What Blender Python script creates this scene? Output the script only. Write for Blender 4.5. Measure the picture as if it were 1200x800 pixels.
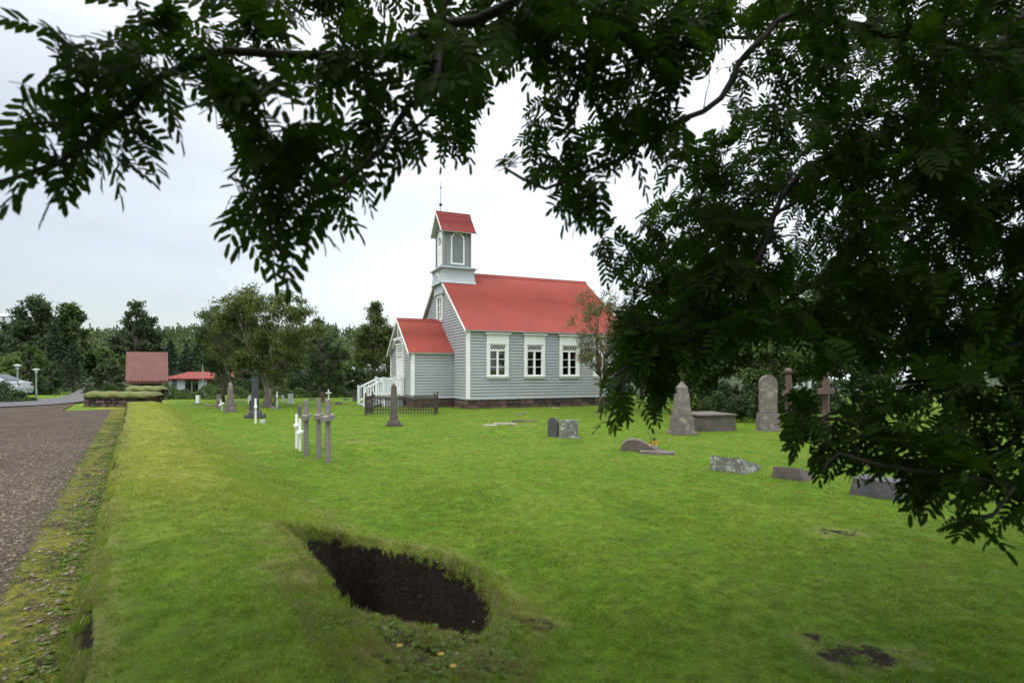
import bpy, math, random
import numpy as np
from mathutils import Vector, Matrix
R = math.radians
scene = bpy.context.scene
for o in list(bpy.data.objects):
    bpy.data.objects.remove(o, do_unlink=True)
C = scene.collection

# ------------------------------------------------------------------ camera, sky, sun, exposure
EYE = 1.7; F = 671.0; HZ = 434.0
cam_d = bpy.data.cameras.new('camera'); cam = bpy.data.objects.new('camera', cam_d); C.objects.link(cam)
cam.location = (0, 0, EYE); cam.rotation_euler = (R(90), 0, 0)
cam_d.sensor_width = 36; cam_d.lens = 36 * F / 1200; cam_d.shift_y = (HZ - 400) / 1200
cam_d.clip_start = 0.05; cam_d.clip_end = 8000
cam_d.dof.use_dof = True; cam_d.dof.focus_distance = 22; cam_d.dof.aperture_fstop = 2.6
scene.camera = cam

SUN_EL, SUN_AZ = 56, -134      # azimuth measured from +Y towards +X
world = bpy.data.worlds.new('World'); scene.world = world; world.use_nodes = True
nt = world.node_tree; nt.nodes.clear()
def wn(t): return nt.nodes.new(t)
sky = wn('ShaderNodeTexSky'); sky.sky_type = 'NISHITA'; sky.sun_disc = False
sky.sun_elevation = R(SUN_EL); sky.sun_rotation = R(SUN_AZ)
bg1 = wn('ShaderNodeBackground'); bg1.inputs[1].default_value = 0.05
nt.links.new(sky.outputs[0], bg1.inputs[0])
tc = wn('ShaderNodeTexCoord'); sep = wn('ShaderNodeSeparateXYZ'); nt.links.new(tc.outputs['Generated'], sep.inputs[0])
ramp = wn('ShaderNodeValToRGB')                 # overcast dome: dimmer at the horizon, bright overhead
els = ramp.color_ramp.elements
els[0].position = 0.0; els[0].color = (.545, .57, .58, 1)
els[1].position = 1.0; els[1].color = (3.3, 3.3, 3.3, 1)
e = els.new(.12); e.color = (.63, .65, .66, 1)
e = els.new(.25); e.color = (.74, .765, .77, 1)
e = els.new(.5); e.color = (1.05, 1.06, 1.07, 1)
nt.links.new(sep.outputs[2], ramp.inputs[0])
mp = wn('ShaderNodeMapping'); mp.inputs['Scale'].default_value = (1, 1, 4.5)
nt.links.new(tc.outputs['Generated'], mp.inputs[0])
nz = wn('ShaderNodeTexNoise'); nz.inputs['Scale'].default_value = 1.7; nz.inputs['Detail'].default_value = 5
nt.links.new(mp.outputs[0], nz.inputs[0])
cr = wn('ShaderNodeMapRange'); cr.inputs[1].default_value = .3; cr.inputs[2].default_value = .7
cr.inputs[3].default_value = .80; cr.inputs[4].default_value = 1.12
nt.links.new(nz.outputs[0], cr.inputs[0])
mul = wn('ShaderNodeVectorMath'); mul.operation = 'SCALE'
xr = wn('ShaderNodeMapRange'); xr.interpolation_type = 'SMOOTHSTEP'     # heavier cloud towards the left (-X), brightest behind the bell tower
xr.inputs[1].default_value = -.85; xr.inputs[2].default_value = .05; xr.inputs[3].default_value = .66; xr.inputs[4].default_value = 1.16
nt.links.new(sep.outputs[0], xr.inputs[0]); mm_ = wn('ShaderNodeMath'); mm_.operation = 'MULTIPLY'
nt.links.new(xr.outputs[0], mm_.inputs[0]); nt.links.new(cr.outputs[0], mm_.inputs[1])
nt.links.new(ramp.outputs[0], mul.inputs[0]); nt.links.new(mm_.outputs[0], mul.inputs['Scale'])
bg2 = wn('ShaderNodeBackground'); bg2.inputs[1].default_value = 0.90
nt.links.new(mul.outputs[0], bg2.inputs[0])
add = wn('ShaderNodeAddShader'); out = wn('ShaderNodeOutputWorld')
nt.links.new(bg1.outputs[0], add.inputs[0]); nt.links.new(bg2.outputs[0], add.inputs[1]); nt.links.new(add.outputs[0], out.inputs[0])

sd = bpy.data.lights.new('sun', 'SUN'); sd.energy = 1.5; sd.angle = R(11); sd.color = (1, .96, .88)
sun = bpy.data.objects.new('sun', sd); C.objects.link(sun)
sdir = Vector((math.sin(R(SUN_AZ)) * math.cos(R(SUN_EL)), math.cos(R(SUN_AZ)) * math.cos(R(SUN_EL)), math.sin(R(SUN_EL))))
sun.rotation_euler = (-sdir).to_track_quat('-Z', 'Y').to_euler()
sun.location = (-20, 20, 40)
vs = scene.view_settings; vs.view_transform = 'Standard'; vs.look = 'None'; vs.gamma = 1; vs.exposure = 0.28
vs.use_curve_mapping = False

# ------------------------------------------------------------------ helpers
def W(px, py, Y): return Vector(((px - 600) / F * Y, Y, EYE + (HZ - py) / F * Y))   # ray through a point of the photo at distance Y
def G(px, py, z=0.0):
    Y = F * (EYE - z) / (py - HZ); return Vector(((px - 600) / F * Y, Y, z))

def tag(o, label=None, cat=None, group=None, kind=None):
    if label: o['label'] = label
    if cat: o['category'] = cat
    if group: o['group'] = group
    if kind: o['kind'] = kind
    return o
def empty(name, loc, rz=0, label=None, cat=None, group=None):
    o = bpy.data.objects.new(name, None); C.objects.link(o); o.location = loc; o.rotation_euler = (0, 0, rz)
    o.empty_display_size = .2
    return tag(o, label, cat, group)
def copy_tree(o, parent=None):
    c = o.copy(); C.objects.link(c)
    if parent: c.parent = parent
    for ch in list(o.children): copy_tree(ch, c)
    return c

def npmesh(name, V, Fc, mat=None, parent=None, smooth=False, attrs=None):
    """V (N,3); Fc (M,k) equal-size faces or list of arrays"""
    me = bpy.data.meshes.new(name)
    V = np.asarray(V, dtype=np.float32)
    fl = Fc if isinstance(Fc, list) and isinstance(Fc[0], np.ndarray) else [np.array(Fc)]
    fl = [np.asarray(f, dtype=np.int32) for f in fl if len(f)]
    li = np.concatenate([f.ravel() for f in fl]); sizes = np.concatenate([np.full(len(f), f.shape[1], np.int32) for f in fl])
    st = np.concatenate([[0], np.cumsum(sizes)[:-1]]).astype(np.int32)
    me.vertices.add(len(V)); me.vertices.foreach_set('co', V.ravel())
    me.loops.add(len(li)); me.loops.foreach_set('vertex_index', li)
    me.polygons.add(len(sizes)); me.polygons.foreach_set('loop_start', st)
    if smooth: me.polygons.foreach_set('use_smooth', np.ones(len(sizes), bool))
    me.update(calc_edges=True); me.validate()
    if attrs:
        for k, a in attrs.items():
            at = me.attributes.new(k, 'FLOAT', 'POINT'); at.data.foreach_set('value', np.asarray(a, np.float32))
    if mat: me.materials.append(mat)
    o = bpy.data.objects.new(name, me); C.objects.link(o)
    if parent: o.parent = parent
    return o

class MB:
    def __init__(s): s.v = []; s.f = []
    def poly(s, pts):
        n = len(s.v); s.v += [tuple(p) for p in pts]; s.f.append(tuple(range(n, n + len(pts)))); return s
    def box(s, x0, x1, y0, y1, z0, z1, M=None, top=None):
        """box; top=(sx,sy) scales the top about its centre"""
        cx, cy = (x0 + x1) / 2, (y0 + y1) / 2
        tx, ty = top or (1, 1)
        p = [(x0, y0, z0), (x1, y0, z0), (x1, y1, z0), (x0, y1, z0)]
        p += [(cx + (a - cx) * tx, cy + (b - cy) * ty, z1) for a, b, _ in p]
        if M: p = [tuple(M @ Vector(q)) for q in p]
        n = len(s.v); s.v += p
        s.f += [tuple(n + i for i in f) for f in ((0, 3, 2, 1), (4, 5, 6, 7), (0, 1, 5, 4), (1, 2, 6, 5), (2, 3, 7, 6), (3, 0, 4, 7))]
        return s
    def bar(s, a, b, w, h=None):
        """square bar between two points"""
        a = Vector(a); b = Vector(b); d = b - a; h = h or w
        q = d.to_track_quat('Z', 'Y').to_matrix().to_4x4(); M = Matrix.Translation(a) @ q
        return s.box(-w / 2, w / 2, -h / 2, h / 2, 0, d.length, M)
    def prism(s, prof, axis, a, b):
        """extrude a 2D profile along axis ('x','y','z') from a to b"""
        def P(u, w, t):
            return (t, u, w) if axis == 'x' else ((u, t, w) if axis == 'y' else (u, w, t))
        n = len(s.v); k = len(prof)
        s.v += [P(u, w, a) for u, w in prof] + [P(u, w, b) for u, w in prof]
        s.f.append(tuple(range(n, n + k))[::-1]); s.f.append(tuple(range(n + k, n + 2 * k)))
        for i in range(k): j = (i + 1) % k; s.f.append((n + i, n + j, n + k + j, n + k + i))
        return s
    def lathe(s, prof, cx=0, cy=0, n=16, cap=True):
        b = len(s.v)
        for r, z in prof:
            for i in range(n):
                a = 2 * math.pi * i / n; s.v.append((cx + r * math.cos(a), cy + r * math.sin(a), z))
        for j in range(len(prof) - 1):
            for i in range(n):
                k = (i + 1) % n; s.f.append((b + j * n + i, b + j * n + k, b + (j + 1) * n + k, b + (j + 1) * n + i))
        if cap:
            s.f.append(tuple(b + i for i in range(n))[::-1]); s.f.append(tuple(b + (len(prof) - 1) * n + i for i in range(n)))
        return s
    def tube(s, pts, rad, n=7):
        pts = [Vector(p) for p in pts]; b = len(s.v); ref = Vector((0, 0, 1))
        if not isinstance(rad, (list, tuple)): rad = [rad] * len(pts)
        for i, p in enumerate(pts):
            d = (pts[min(i + 1, len(pts) - 1)] - pts[max(i - 1, 0)]).normalized()
            r = Vector((1, 0, 0)) if abs(d.z) > .95 else ref
            x = d.cross(r).normalized(); y = d.cross(x)
            for k in range(n):
                a = 2 * math.pi * k / n; s.v.append(tuple(p + (x * math.cos(a) + y * math.sin(a)) * rad[i]))
        for i in range(len(pts) - 1):
            for k in range(n):
                j = (k + 1) % n; s.f.append((b + i * n + k, b + i * n + j, b + (i + 1) * n + j, b + (i + 1) * n + k))
        s.f.append(tuple(b + k for k in range(n))); s.f.append(tuple(b + (len(pts) - 1) * n + k for k in range(n))[::-1])
        return s
    def build(s, name, mat, parent=None, bevel=0, smooth=False, rough=0, seed=0, sub=0):
        me = bpy.data.meshes.new(name); me.from_pydata(s.v, [], s.f); me.update()
        import bmesh
        bm = bmesh.new(); bm.from_mesh(me)
        if bevel:
            bmesh.ops.remove_doubles(bm, verts=bm.verts, dist=1e-5)
        bmesh.ops.recalc_face_normals(bm, faces=bm.faces)
        if bevel:
            es = [e for e in bm.edges if len(e.link_faces) == 2 and e.calc_face_angle(0) > .4]
            bmesh.ops.bevel(bm, geom=es, offset=bevel, segments=2, affect='EDGES', clamp_overlap=True)
        if rough:
            bmesh.ops.triangulate(bm, faces=bm.faces)
            bmesh.ops.subdivide_edges(bm, edges=bm.edges, cuts=sub or 3, use_grid_fill=True)
            bm.normal_update()
            from mathutils import noise
            for v in bm.verts:
                q = v.co * (3.2) + Vector((seed * 7.3, 0, 0))
                v.co += v.normal * (noise.fractal(q, 1.0, 2.0, 3) * rough) 
        bm.to_mesh(me); bm.free()
        if smooth:
            for p in me.polygons: p.use_smooth = True
        if mat: me.materials.append(mat)
        o = bpy.data.objects.new(name, me); C.objects.link(o)
        if parent: o.parent = parent
        return o

# ------------------------------------------------------------------ materials
def newmat(name):
    m = bpy.data.materials.new(name); m.use_nodes = True; n = m.node_tree
    b = n.nodes['Principled BSDF']; return m, n, b
def N(n, t, **kw):
    x = n.nodes.new(t)
    for k, v in kw.items():
        if hasattr(x, k): setattr(x, k, v)
    return x
def noise_node(n, scale, detail=4, rough=.55, coord='Object', vec=None, dist=0):
    x = n.nodes.new('ShaderNodeTexNoise'); x.inputs['Scale'].default_value = scale
    x.inputs['Detail'].default_value = detail; x.inputs['Roughness'].default_value = rough; x.inputs['Distortion'].default_value = dist
    if vec is not None: n.links.new(vec, x.inputs[0])
    elif coord == 'World':
        g = n.nodes.new('ShaderNodeNewGeometry'); n.links.new(g.outputs['Position'], x.inputs[0])
    else:
        t = n.nodes.new('ShaderNodeTexCoord'); n.links.new(t.outputs[coord], x.inputs[0])
    return x
def mrange(n, src, a, b, c=0, d=1):
    x = n.nodes.new('ShaderNodeMapRange')
    for i, v in enumerate((a, b, c, d)): x.inputs[i + 1].default_value = v
    n.links.new(src, x.inputs[0]); return x.outputs[0]
def mixc(n, fac, a, b, mode='MIX'):
    x = n.nodes.new('ShaderNodeMix'); x.data_type = 'RGBA'; x.blend_type = mode
    if isinstance(fac, (int, float)): x.inputs[0].default_value = fac
    else: n.links.new(fac, x.inputs[0])
    for i, c in ((6, a), (7, b)):
        if isinstance(c, tuple): x.inputs[i].default_value = (*c, 1) if len(c) == 3 else c
        else: n.links.new(c, x.inputs[i])
    return x.outputs[2]
def math_(n, op, a, b=None):
    x = n.nodes.new('ShaderNodeMath'); x.operation = op
    for i, c in enumerate((a, b)):
        if c is None: continue
        if isinstance(c, (int, float)): x.inputs[i].default_value = c
        else: n.links.new(c, x.inputs[i])
    return x.outputs[0]
def bump(n, b, h, strength=.3, dist=.01):
    x = n.nodes.new('ShaderNodeBump'); x.inputs['Strength'].default_value = strength; x.inputs['Distance'].default_value = dist
    n.links.new(h, x.inputs['Height']); n.links.new(x.outputs[0], b.inputs['Normal'])

def surf(name, c1, c2, scale=3, rough=.6, bscale=60, bstr=.2, bdist=.005, c3=None, s3=.8, thr=(.55, .7), metal=0, det=5, spec=.5):
    m, n, b = newmat(name)
    a = noise_node(n, scale, det, .65)
    col = mixc(n, mrange(n, a.outputs[0], .35, .65), c1, c2)
    if c3:
        k = noise_node(n, s3, 6, .7, dist=.6); col = mixc(n, mrange(n, k.outputs[0], *thr), col, c3)
    n.links.new(col, b.inputs['Base Color'])
    b.inputs['Roughness'].default_value = rough; b.inputs['Metallic'].default_value = metal
    b.inputs['Specular IOR Level'].default_value = spec
    h = noise_node(n, bscale, 4, .6); bump(n, b, h.outputs[0], bstr, bdist)
    return m

M = {}
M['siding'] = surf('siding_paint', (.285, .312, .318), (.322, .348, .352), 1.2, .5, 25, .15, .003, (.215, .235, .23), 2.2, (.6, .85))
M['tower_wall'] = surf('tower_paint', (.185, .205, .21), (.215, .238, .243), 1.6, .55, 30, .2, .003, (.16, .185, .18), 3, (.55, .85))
M['ledge'] = surf('ledge_paint', (.34, .38, .40), (.39, .43, .45), 2, .5, 30, .1, .003)
M['white'] = surf('white_paint', (.78, .79, .78), (.70, .71, .70), 4, .45, 40, .1, .002, (.55, .56, .53), 3, (.62, .9))
M['trim'] = surf('cream_trim', (.62, .63, .60), (.52, .53, .50), 5, .5, 40, .1, .002)
M['iron'] = surf('rusty_iron', (.035, .025, .024), (.06, .035, .028), 9, .7, 80, .3, .002)
M['steel'] = surf('galvanised_steel', (.30, .33, .33), (.24, .27, .27), 5, .4, 60, .1, .002, metal=.5)
M['dark'] = surf('dark_inside', (.03, .028, .025), (.045, .04, .035), 3, .8)
M['gate_red'] = surf('dull_red_cladding', (.15, .055, .046), (.19, .075, .06), 2, .6, 10, .1, .01)
M['red_flat'] = surf('faded_red_roof', (.20, .05, .042), (.17, .045, .038), 2, .7, 60, .1, .005, None, .8, (.5, .6), 0, 5, .08)
M['house_white'] = surf('house_white', (.50, .54, .56), (.44, .48, .50), 1, .6)
M['granite'] = surf('grey_granite', (.11, .095, .086), (.165, .142, .128), 5, .85, 50, .6, .01, (.33, .31, .27), 5, (.56, .68))
M['basalt'] = surf('dark_basalt', (.045, .045, .05), (.075, .072, .075), 5, .75, 50, .5, .008, (.16, .16, .14), 7, (.6, .68))
M['lichen'] = surf('lichen_stone', (.09, .095, .085), (.15, .155, .14), 9, .85, 40, .6, .01, (.38, .39, .33), 11, (.52, .62))
M['stone'] = surf('weathered_stone', (.075, .062, .054), (.12, .10, .088), 6, .85, 30, .8, .02, (.08, .075, .06), 3, (.5, .65))
M['silver_wood'] = surf('weathered_wood', (.17, .155, .148), (.24, .222, .21), 12, .8, 60, .4, .004, (.15, .11, .08), 4, (.55, .75))
M['black_wood'] = surf('tarred_wood', (.03, .032, .04), (.05, .052, .062), 8, .6, 60, .3, .003)
M['brown_wood'] = surf('brown_wood', (.075, .045, .038), (.11, .07, .06), 8, .75, 60, .3, .004)
M['slab'] = surf('worn_slab', (.24, .21, .18), (.33, .30, .26), 6, .9, 40, .6, .01)
M['soil_stone'] = surf('soil_stone', (.05, .04, .032), (.09, .075, .06), 8, .9, 30, .8, .02)
M['car_paint'] = surf('silver_car_paint', (.30, .34, .37), (.28, .32, .35), 1, .25, 10, 0, .001)
M['rubber'] = surf('rubber', (.02, .02, .02), (.03, .03, .03), 5, .8)
M['flower_yellow'] = surf('yellow_petals', (.55, .38, .03), (.5, .30, .02), 30, .6)
M['flower_white'] = surf('white_petals', (.6, .6, .55), (.5, .52, .45), 30, .6)

# red painted iron roof: broad fading, rust specks, sheet joints
def roof_mat(name, c1, c2, c3):
    m, n, b = newmat(name)
    a = noise_node(n, .7, 5, .6); s = noise_node(n, 26, 3, .6)
    col = mixc(n, mrange(n, a.outputs[0], .35, .7), c1, c2)
    col = mixc(n, mrange(n, s.outputs[0], .66, .74), col, c3)
    t = N(n, 'ShaderNodeTexCoord'); mp_ = N(n, 'ShaderNodeMapping'); mp_.inputs['Scale'].default_value = (9, .7, .7)
    n.links.new(t.outputs['Object'], mp_.inputs[0]); k = noise_node(n, 1, 3, .6, vec=mp_.outputs[0])
    col = mixc(n, mrange(n, k.outputs[0], .4, .75, 0, .35), col, c3)
    n.links.new(col, b.inputs['Base Color']); b.inputs['Roughness'].default_value = .62
    b.inputs['Specular IOR Level'].default_value = .12
    return m
M['roof'] = roof_mat('red_painted_iron', (.245, .047, .036), (.21, .042, .032), (.15, .045, .033))
M['roof_old'] = roof_mat('faded_red_iron', (.185, .028, .027), (.16, .026, .025), (.12, .035, .028))

def glass_mat():
    m, n, b = newmat('window_glass')
    n.nodes.remove(b)
    tr = N(n, 'ShaderNodeBsdfTransparent'); tr.inputs[0].default_value = (.72, .76, .76, 1)
    gl = N(n, 'ShaderNodeBsdfGlossy'); gl.inputs['Roughness'].default_value = .02
    fr = N(n, 'ShaderNodeFresnel'); fr.inputs[0].default_value = 1.5
    mx = N(n, 'ShaderNodeMixShader'); n.links.new(mrange(n, fr.outputs[0], 0, 1, .04, 1), mx.inputs[0])
    n.links.new(tr.outputs[0], mx.inputs[1]); n.links.new(gl.outputs[0], mx.inputs[2])
    n.links.new(mx.outputs[0], n.nodes['Material Output'].inputs[0]); return m
M['glass'] = glass_mat()

def leaf_mat(name, c1, c2, c3, scale=.8, trans=.35, rough=.5, autumn=None, spec=.3):
    m, n, b = newmat(name)
    a = noise_node(n, scale, 3, .6, 'World'); g = N(n, 'ShaderNodeNewGeometry')
    col = mixc(n, mrange(n, a.outputs[0], .38, .62), c1, c2)
    col = mixc(n, mrange(n, g.outputs['Random Per Island'], .0, 1, 0, .8), col, c3)
    if autumn: col = mixc(n, mrange(n, g.outputs['Random Per Island'], .965, .975), col, autumn)
    n.links.new(col, b.inputs['Base Color']); b.inputs['Roughness'].default_value = rough
    b.inputs['Specular IOR Level'].default_value = spec
    t = N(n, 'ShaderNodeBsdfTranslucent'); br = mixc(n, 1.0, col, (1.25, 1.5, .5), 'MULTIPLY'); n.links.new(br, t.inputs[0])
    mx = N(n, 'ShaderNodeMixShader'); mx.inputs[0].default_value = trans
    n.links.new(b.outputs[0], mx.inputs[1]); n.links.new(t.outputs[0], mx.inputs[2])
    n.links.new(mx.outputs[0], n.nodes['Material Output'].inputs[0]); return m
M['leaf_rowan'] = leaf_mat('rowan_leaf', (.018, .040, .006), (.028, .056, .008), (.045, .078, .012), 2.2, .45, .6, None, .12)
M['leaf_birch'] = leaf_mat('birch_leaf', (.042, .070, .018), (.062, .090, .022), (.10, .12, .034), .9, .3, .55, (.20, .16, .04))
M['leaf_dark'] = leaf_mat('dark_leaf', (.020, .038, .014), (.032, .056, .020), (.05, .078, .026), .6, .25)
M['leaf_mid'] = leaf_mat('mid_leaf', (.036, .068, .018), (.055, .092, .023), (.08, .12, .034), .6, .3)
M['leaf_light'] = leaf_mat('light_leaf', (.055, .095, .022), (.08, .125, .03), (.11, .15, .04), .6, .3)
M['leaf_bluish'] = leaf_mat('poplar_leaf', (.032, .052, .028), (.048, .073, .036), (.075, .10, .05), .6, .25)
M['needle'] = leaf_mat('spruce_needle', (.018, .038, .020), (.028, .052, .026), (.04, .065, .03), .7, .1)
M['leaf_wood'] = leaf_mat('far_wood_leaf', (.048, .070, .032), (.070, .095, .040), (.095, .12, .052), .05, .25)
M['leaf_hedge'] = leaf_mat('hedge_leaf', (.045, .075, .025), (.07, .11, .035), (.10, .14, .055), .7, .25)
M['leaf_weed'] = leaf_mat('weed_leaf', (.07, .13, .015), (.10, .17, .02), (.15, .20, .035), 2, .3)
M['leaf_brownish'] = leaf_mat('bronze_leaf', (.07, .085, .032), (.10, .10, .04), (.14, .11, .05), 1.2, .25, .55, (.22, .06, .03))
M['bark'] = surf('bark', (.07, .055, .045), (.11, .09, .075), 8, .9, 25, 1, .02)
M['bark_dark'] = surf('rowan_bark', (.022, .018, .015), (.04, .034, .028), 14, .85, 40, .6, .004)
M['bark_birch'] = surf('birch_bark', (.42, .37, .32), (.30, .25, .20), 3, .8, 25, .5, .01, (.09, .065, .05), 3.5, (.48, .62))

# grass colour shared by the lawn sheet and the blades standing on it (world-space patches)
def grass_colour(n, dry_attr=None, val=1.0):
    a = noise_node(n, .16, 5, .6, 'World', dist=.4); b_ = noise_node(n, 1.1, 5, .65, 'World', dist=.6); c = noise_node(n, .035, 3, .5, 'World')
    col = mixc(n, mrange(n, a.outputs[0], .36, .64), (.088 * val, .182 * val, .005 * val), (.128 * val, .225 * val, .008 * val))
    col = mixc(n, mrange(n, b_.outputs[0], .44, .70, 0, .85), col, (.165 * val, .215 * val, .022 * val))
    col = mixc(n, mrange(n, b_.outputs[0], .44, .26, 0, .8), col, (.050 * val, .115 * val, .004 * val))
    col = mixc(n, mrange(n, c.outputs[0], .5, .7, 0, .45), col, (.16 * val, .215 * val, .022 * val))
    # sun-bleached crest of the turf bank
    g = N(n, 'ShaderNodeNewGeometry'); s3 = N(n, 'ShaderNodeSeparateXYZ'); n.links.new(g.outputs['Position'], s3.inputs[0])
    dd = math_(n, 'ADD', math_(n, 'ADD', math_(n, 'MULTIPLY', s3.outputs[0], .835), math_(n, 'MULTIPLY', s3.outputs[1], .551)), .167)
    q = noise_node(n, .9, 6, .7, 'World', dist=.5)
    dd = math_(n, 'ADD', dd, mrange(n, q.outputs[0], .3, .7, -.7, .7))
    cf = math_(n, 'MULTIPLY', mrange(n, dd, 1.9, .6), mrange(n, s3.outputs[1], 3.8, 6.5)); cf = math_(n, 'MULTIPLY', cf, mrange(n, dd, -1.2, -.6))
    cf = math_(n, 'MULTIPLY', cf, .8); col = mixc(n, cf, col, (.28 * val, .275 * val, .045 * val))
    # fine mottling, tuft by tuft
    h = noise_node(n, 6.5, 6, .75, 'World', dist=.3); f = mrange(n, h.outputs[0], .32, .68, .58, 1.30)
    x = n.nodes.new('ShaderNodeVectorMath'); x.operation = 'SCALE'; n.links.new(col, x.inputs[0]); n.links.new(f, x.inputs['Scale'])
    return x.outputs[0]

# ------------------------------------------------------------------ terrain
def smooth(t): t = np.clip(t, 0, 1); return t * t * (3 - 2 * t)
_rs = np.random.RandomState(4)
_wv = [(_rs.uniform(0, 2 * np.pi), _rs.uniform(0, 2 * np.pi), _rs.uniform(.7, 1.4)) for _ in range(40)]
def sn(x, y, f, o=0, k=7):
    r = 0
    for i in range(k):
        a, p, m = _wv[(o * 5 + i) % 40]; r = r + np.sin((x * np.cos(a) + y * np.sin(a)) * f * m + p + o)
    return r / k
ND = (.835, .551); SD = (-.551, .835)                 # across / along the turf wall
def dofs(x, y): return (x + .2) * ND[0] + y * ND[1], (x + .2) * SD[0] + y * SD[1]
def xyof(d, s): return -.2 + d * ND[0] + s * SD[0], d * ND[1] + s * SD[1]
def bankh(x, y):
    d, s = dofs(x, y); return .52 * (1 - smooth((d - .70) / (1.95 - .06 * np.clip(s, 0, 20) ** .8)))
def GB(px, py):
    z = .4
    for _ in range(12): p = G(px, py, z); z = .5 * z + .5 * float(bankh(np.array([p.x]), np.array([p.y]))[0])
    return p
PIT = [tuple(GB(px, py))[:2] for px, py in ((336, 622), (385, 624), (440, 633), (500, 650), (560, 674), (578, 702), (590, 736), (560, 770), (490, 785), (445, 765), (418, 732), (370, 676))]
PIT_A = tuple(GB(440, 640))[:2]; PIT_B = tuple(GB(560, 778))[:2]
def poly_sd(x, y, P):
    """signed distance, >0 inside"""
    ins = np.zeros(x.shape, bool); dm = np.full(x.shape, 1e9)
    for i in range(len(P)):
        x0, y0 = P[i]; x1, y1 = P[(i + 1) % len(P)]
        c = ((y0 > y) != (y1 > y)) & (x < (x1 - x0) * (y - y0) / (y1 - y0 + 1e-12) + x0); ins ^= c
        ex, ey = x1 - x0, y1 - y0; t = np.clip(((x - x0) * ex + (y - y0) * ey) / (ex * ex + ey * ey), 0, 1)
        dm = np.minimum(dm, np.hypot(x - x0 - t * ex, y - y0 - t * ey))
    return np.where(ins, dm, -dm)
def pit_depth(x, y):
    q = poly_sd(x + .07 * sn(x, y, 7, 1) + .008 * sn(x, y, 19, 5), y + .07 * sn(x, y, 7, 2) + .008 * sn(x, y, 19, 6), PIT)
    # deepest under the far and left rims, shelving up towards the camera's right
    ax, ay = PIT_A; bx, by = PIT_B; tt = ((x - ax) * (bx - ax) + (y - ay) * (by - ay)) / ((bx - ax) ** 2 + (by - ay) ** 2)
    ramp = 1 - smooth((tt - .30) / .50)
    steep = smooth((q + .03) / .20)
    return steep * (.07 + .73 * ramp + .05 * sn(x, y, 13, 4) + .04 * sn(x, y, 31, 6)), q, ramp
def bare(x, y):
    """worn soil patches in the lawn: 0..1"""
    r = np.zeros_like(x)
    for (px, py, rx, ry) in ((1010, 768, .45, .22), (950, 745, .14, .1), (985, 622, .34, .26), (412, 526, .7, .5), (592, 497, 1.1, .45), (540, 762, .45, .24), (620, 730, .3, .2), (480, 775, .25, .12)):
        p = GB(px, py); q = 1 - np.hypot((x - p.x) / rx, (y - p.y) / ry)
        r = np.maximum(r, np.clip(q * 1.6 + .45 * sn(x, y, 14, 3) + .1, 0, 1) * (q > -.3))
    return r
def height(x, y):
    d, s = dofs(x, y)
    dw = d + .055 * sn(s, s * .3, 3.1, 1) + .02 * sn(s, d * 0, 11, 2)
    bank = .52 * (1 - smooth((d - .70) / (1.95 - .06 * np.clip(s, 0, 20) ** .8))) * (1 - smooth((s - 25.5) / 2.5)) * (d > -.4)
    face = smooth((dw + .15) / .15)
    h = bank * face + np.where(d > -.15, .022 * sn(x, y, 1.1, 0) + .012 * sn(x, y, 3.3, 3), 0)
    h = h + .006 * sn(x, y, 12, 5) * (d > 0)
    p, q, _ = pit_depth(x, y); h = h - p
    h = h + .03 * np.exp(-((q + .06) / .09) ** 2) * (x < .2) * (y > 3.3)        # raised lip of turf
    m = G(415, 528); h = h + .22 * np.exp(-(((x - m.x) / .75) ** 2 + ((y - m.y) / .55) ** 2))   # old mound behind the crosses
    far = np.hypot(x, y)
    dip = -1.3 * smooth((x + 42) / 8) * smooth((y - 40) / 12) * (1 - smooth((x - 5) / 20))
    hill = 20 * smooth((y - 95) / 230) * (.8 + .2 * np.cos(x * .012 + 1.6)) * (1 - .35 * smooth((x - 20) / 250))
    hill = hill + 3.0 * smooth((y - 120) / 120) * sn(x, y, .02, 4)
    h = h + dip + hill - .03 * (d <= -.15) * (y < 90)
    return h
def hz(x, y): return float(height(np.array([x], float), np.array([y], float))[0])

def axis_lines(fine, lo, hi, g=1.12, mx=4000):
    a = list(fine); st = a[1] - a[0]; v = a[0]
    L = []
    while v > lo: st = min(st * g, mx); v -= st; L.append(v)
    st = a[-1] - a[-2]; v = a[-1]; U = []
    while v < hi: st = min(st * g, mx); v += st; U.append(v)
    return np.array(L[::-1] + a + U)
dl = axis_lines(list(np.arange(-.3, .3, .02)) + list(np.arange(.3, 3.2, .04)), -4000, 4000, 1.07)
sl = axis_lines(list(np.arange(1.2, 7.0, .04)), -4000, 5000, 1.035)
D_, S_ = np.meshgrid(dl, sl); X_, Y_ = xyof(D_, S_)
H_ = height(X_, Y_)
V = np.stack([X_, Y_, H_], -1).reshape(-1, 3)
def gridfaces(nr, nc):
    i = np.arange(nr - 1)[:, None] * nc + np.arange(nc - 1)[None]; i = i.ravel()
    return np.stack([i, i + 1, i + nc + 1, i + nc], -1)
pd, pq, pr = pit_depth(X_, Y_)
soil = np.clip(np.clip(pd * 6, 0, 1) * 1.2, 0, 1)
soil = np.maximum(soil, bare(X_, Y_) * .62)
dwm = D_ + .055 * sn(S_, S_ * .3, 3.1, 1) + .02 * sn(S_, D_ * 0, 11, 2)
soil = np.maximum(soil, (1 - smooth((dwm + .03) / .05)) * (D_ > -.5) * (S_ < 27))
dry = np.exp(-((D_ - (2.15 - .035 * np.clip(S_, 0, 20))) / .22) ** 2) * (S_ > 5) * (S_ < 26) * .8
dry = np.maximum(dry, np.exp(-((pq + .10) / .12) ** 2) * (Y_ > 3.2))
dry = np.maximum(dry, .75 * np.exp(-((D_ - .03) / .10) ** 2) * (S_ < 27))
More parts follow.
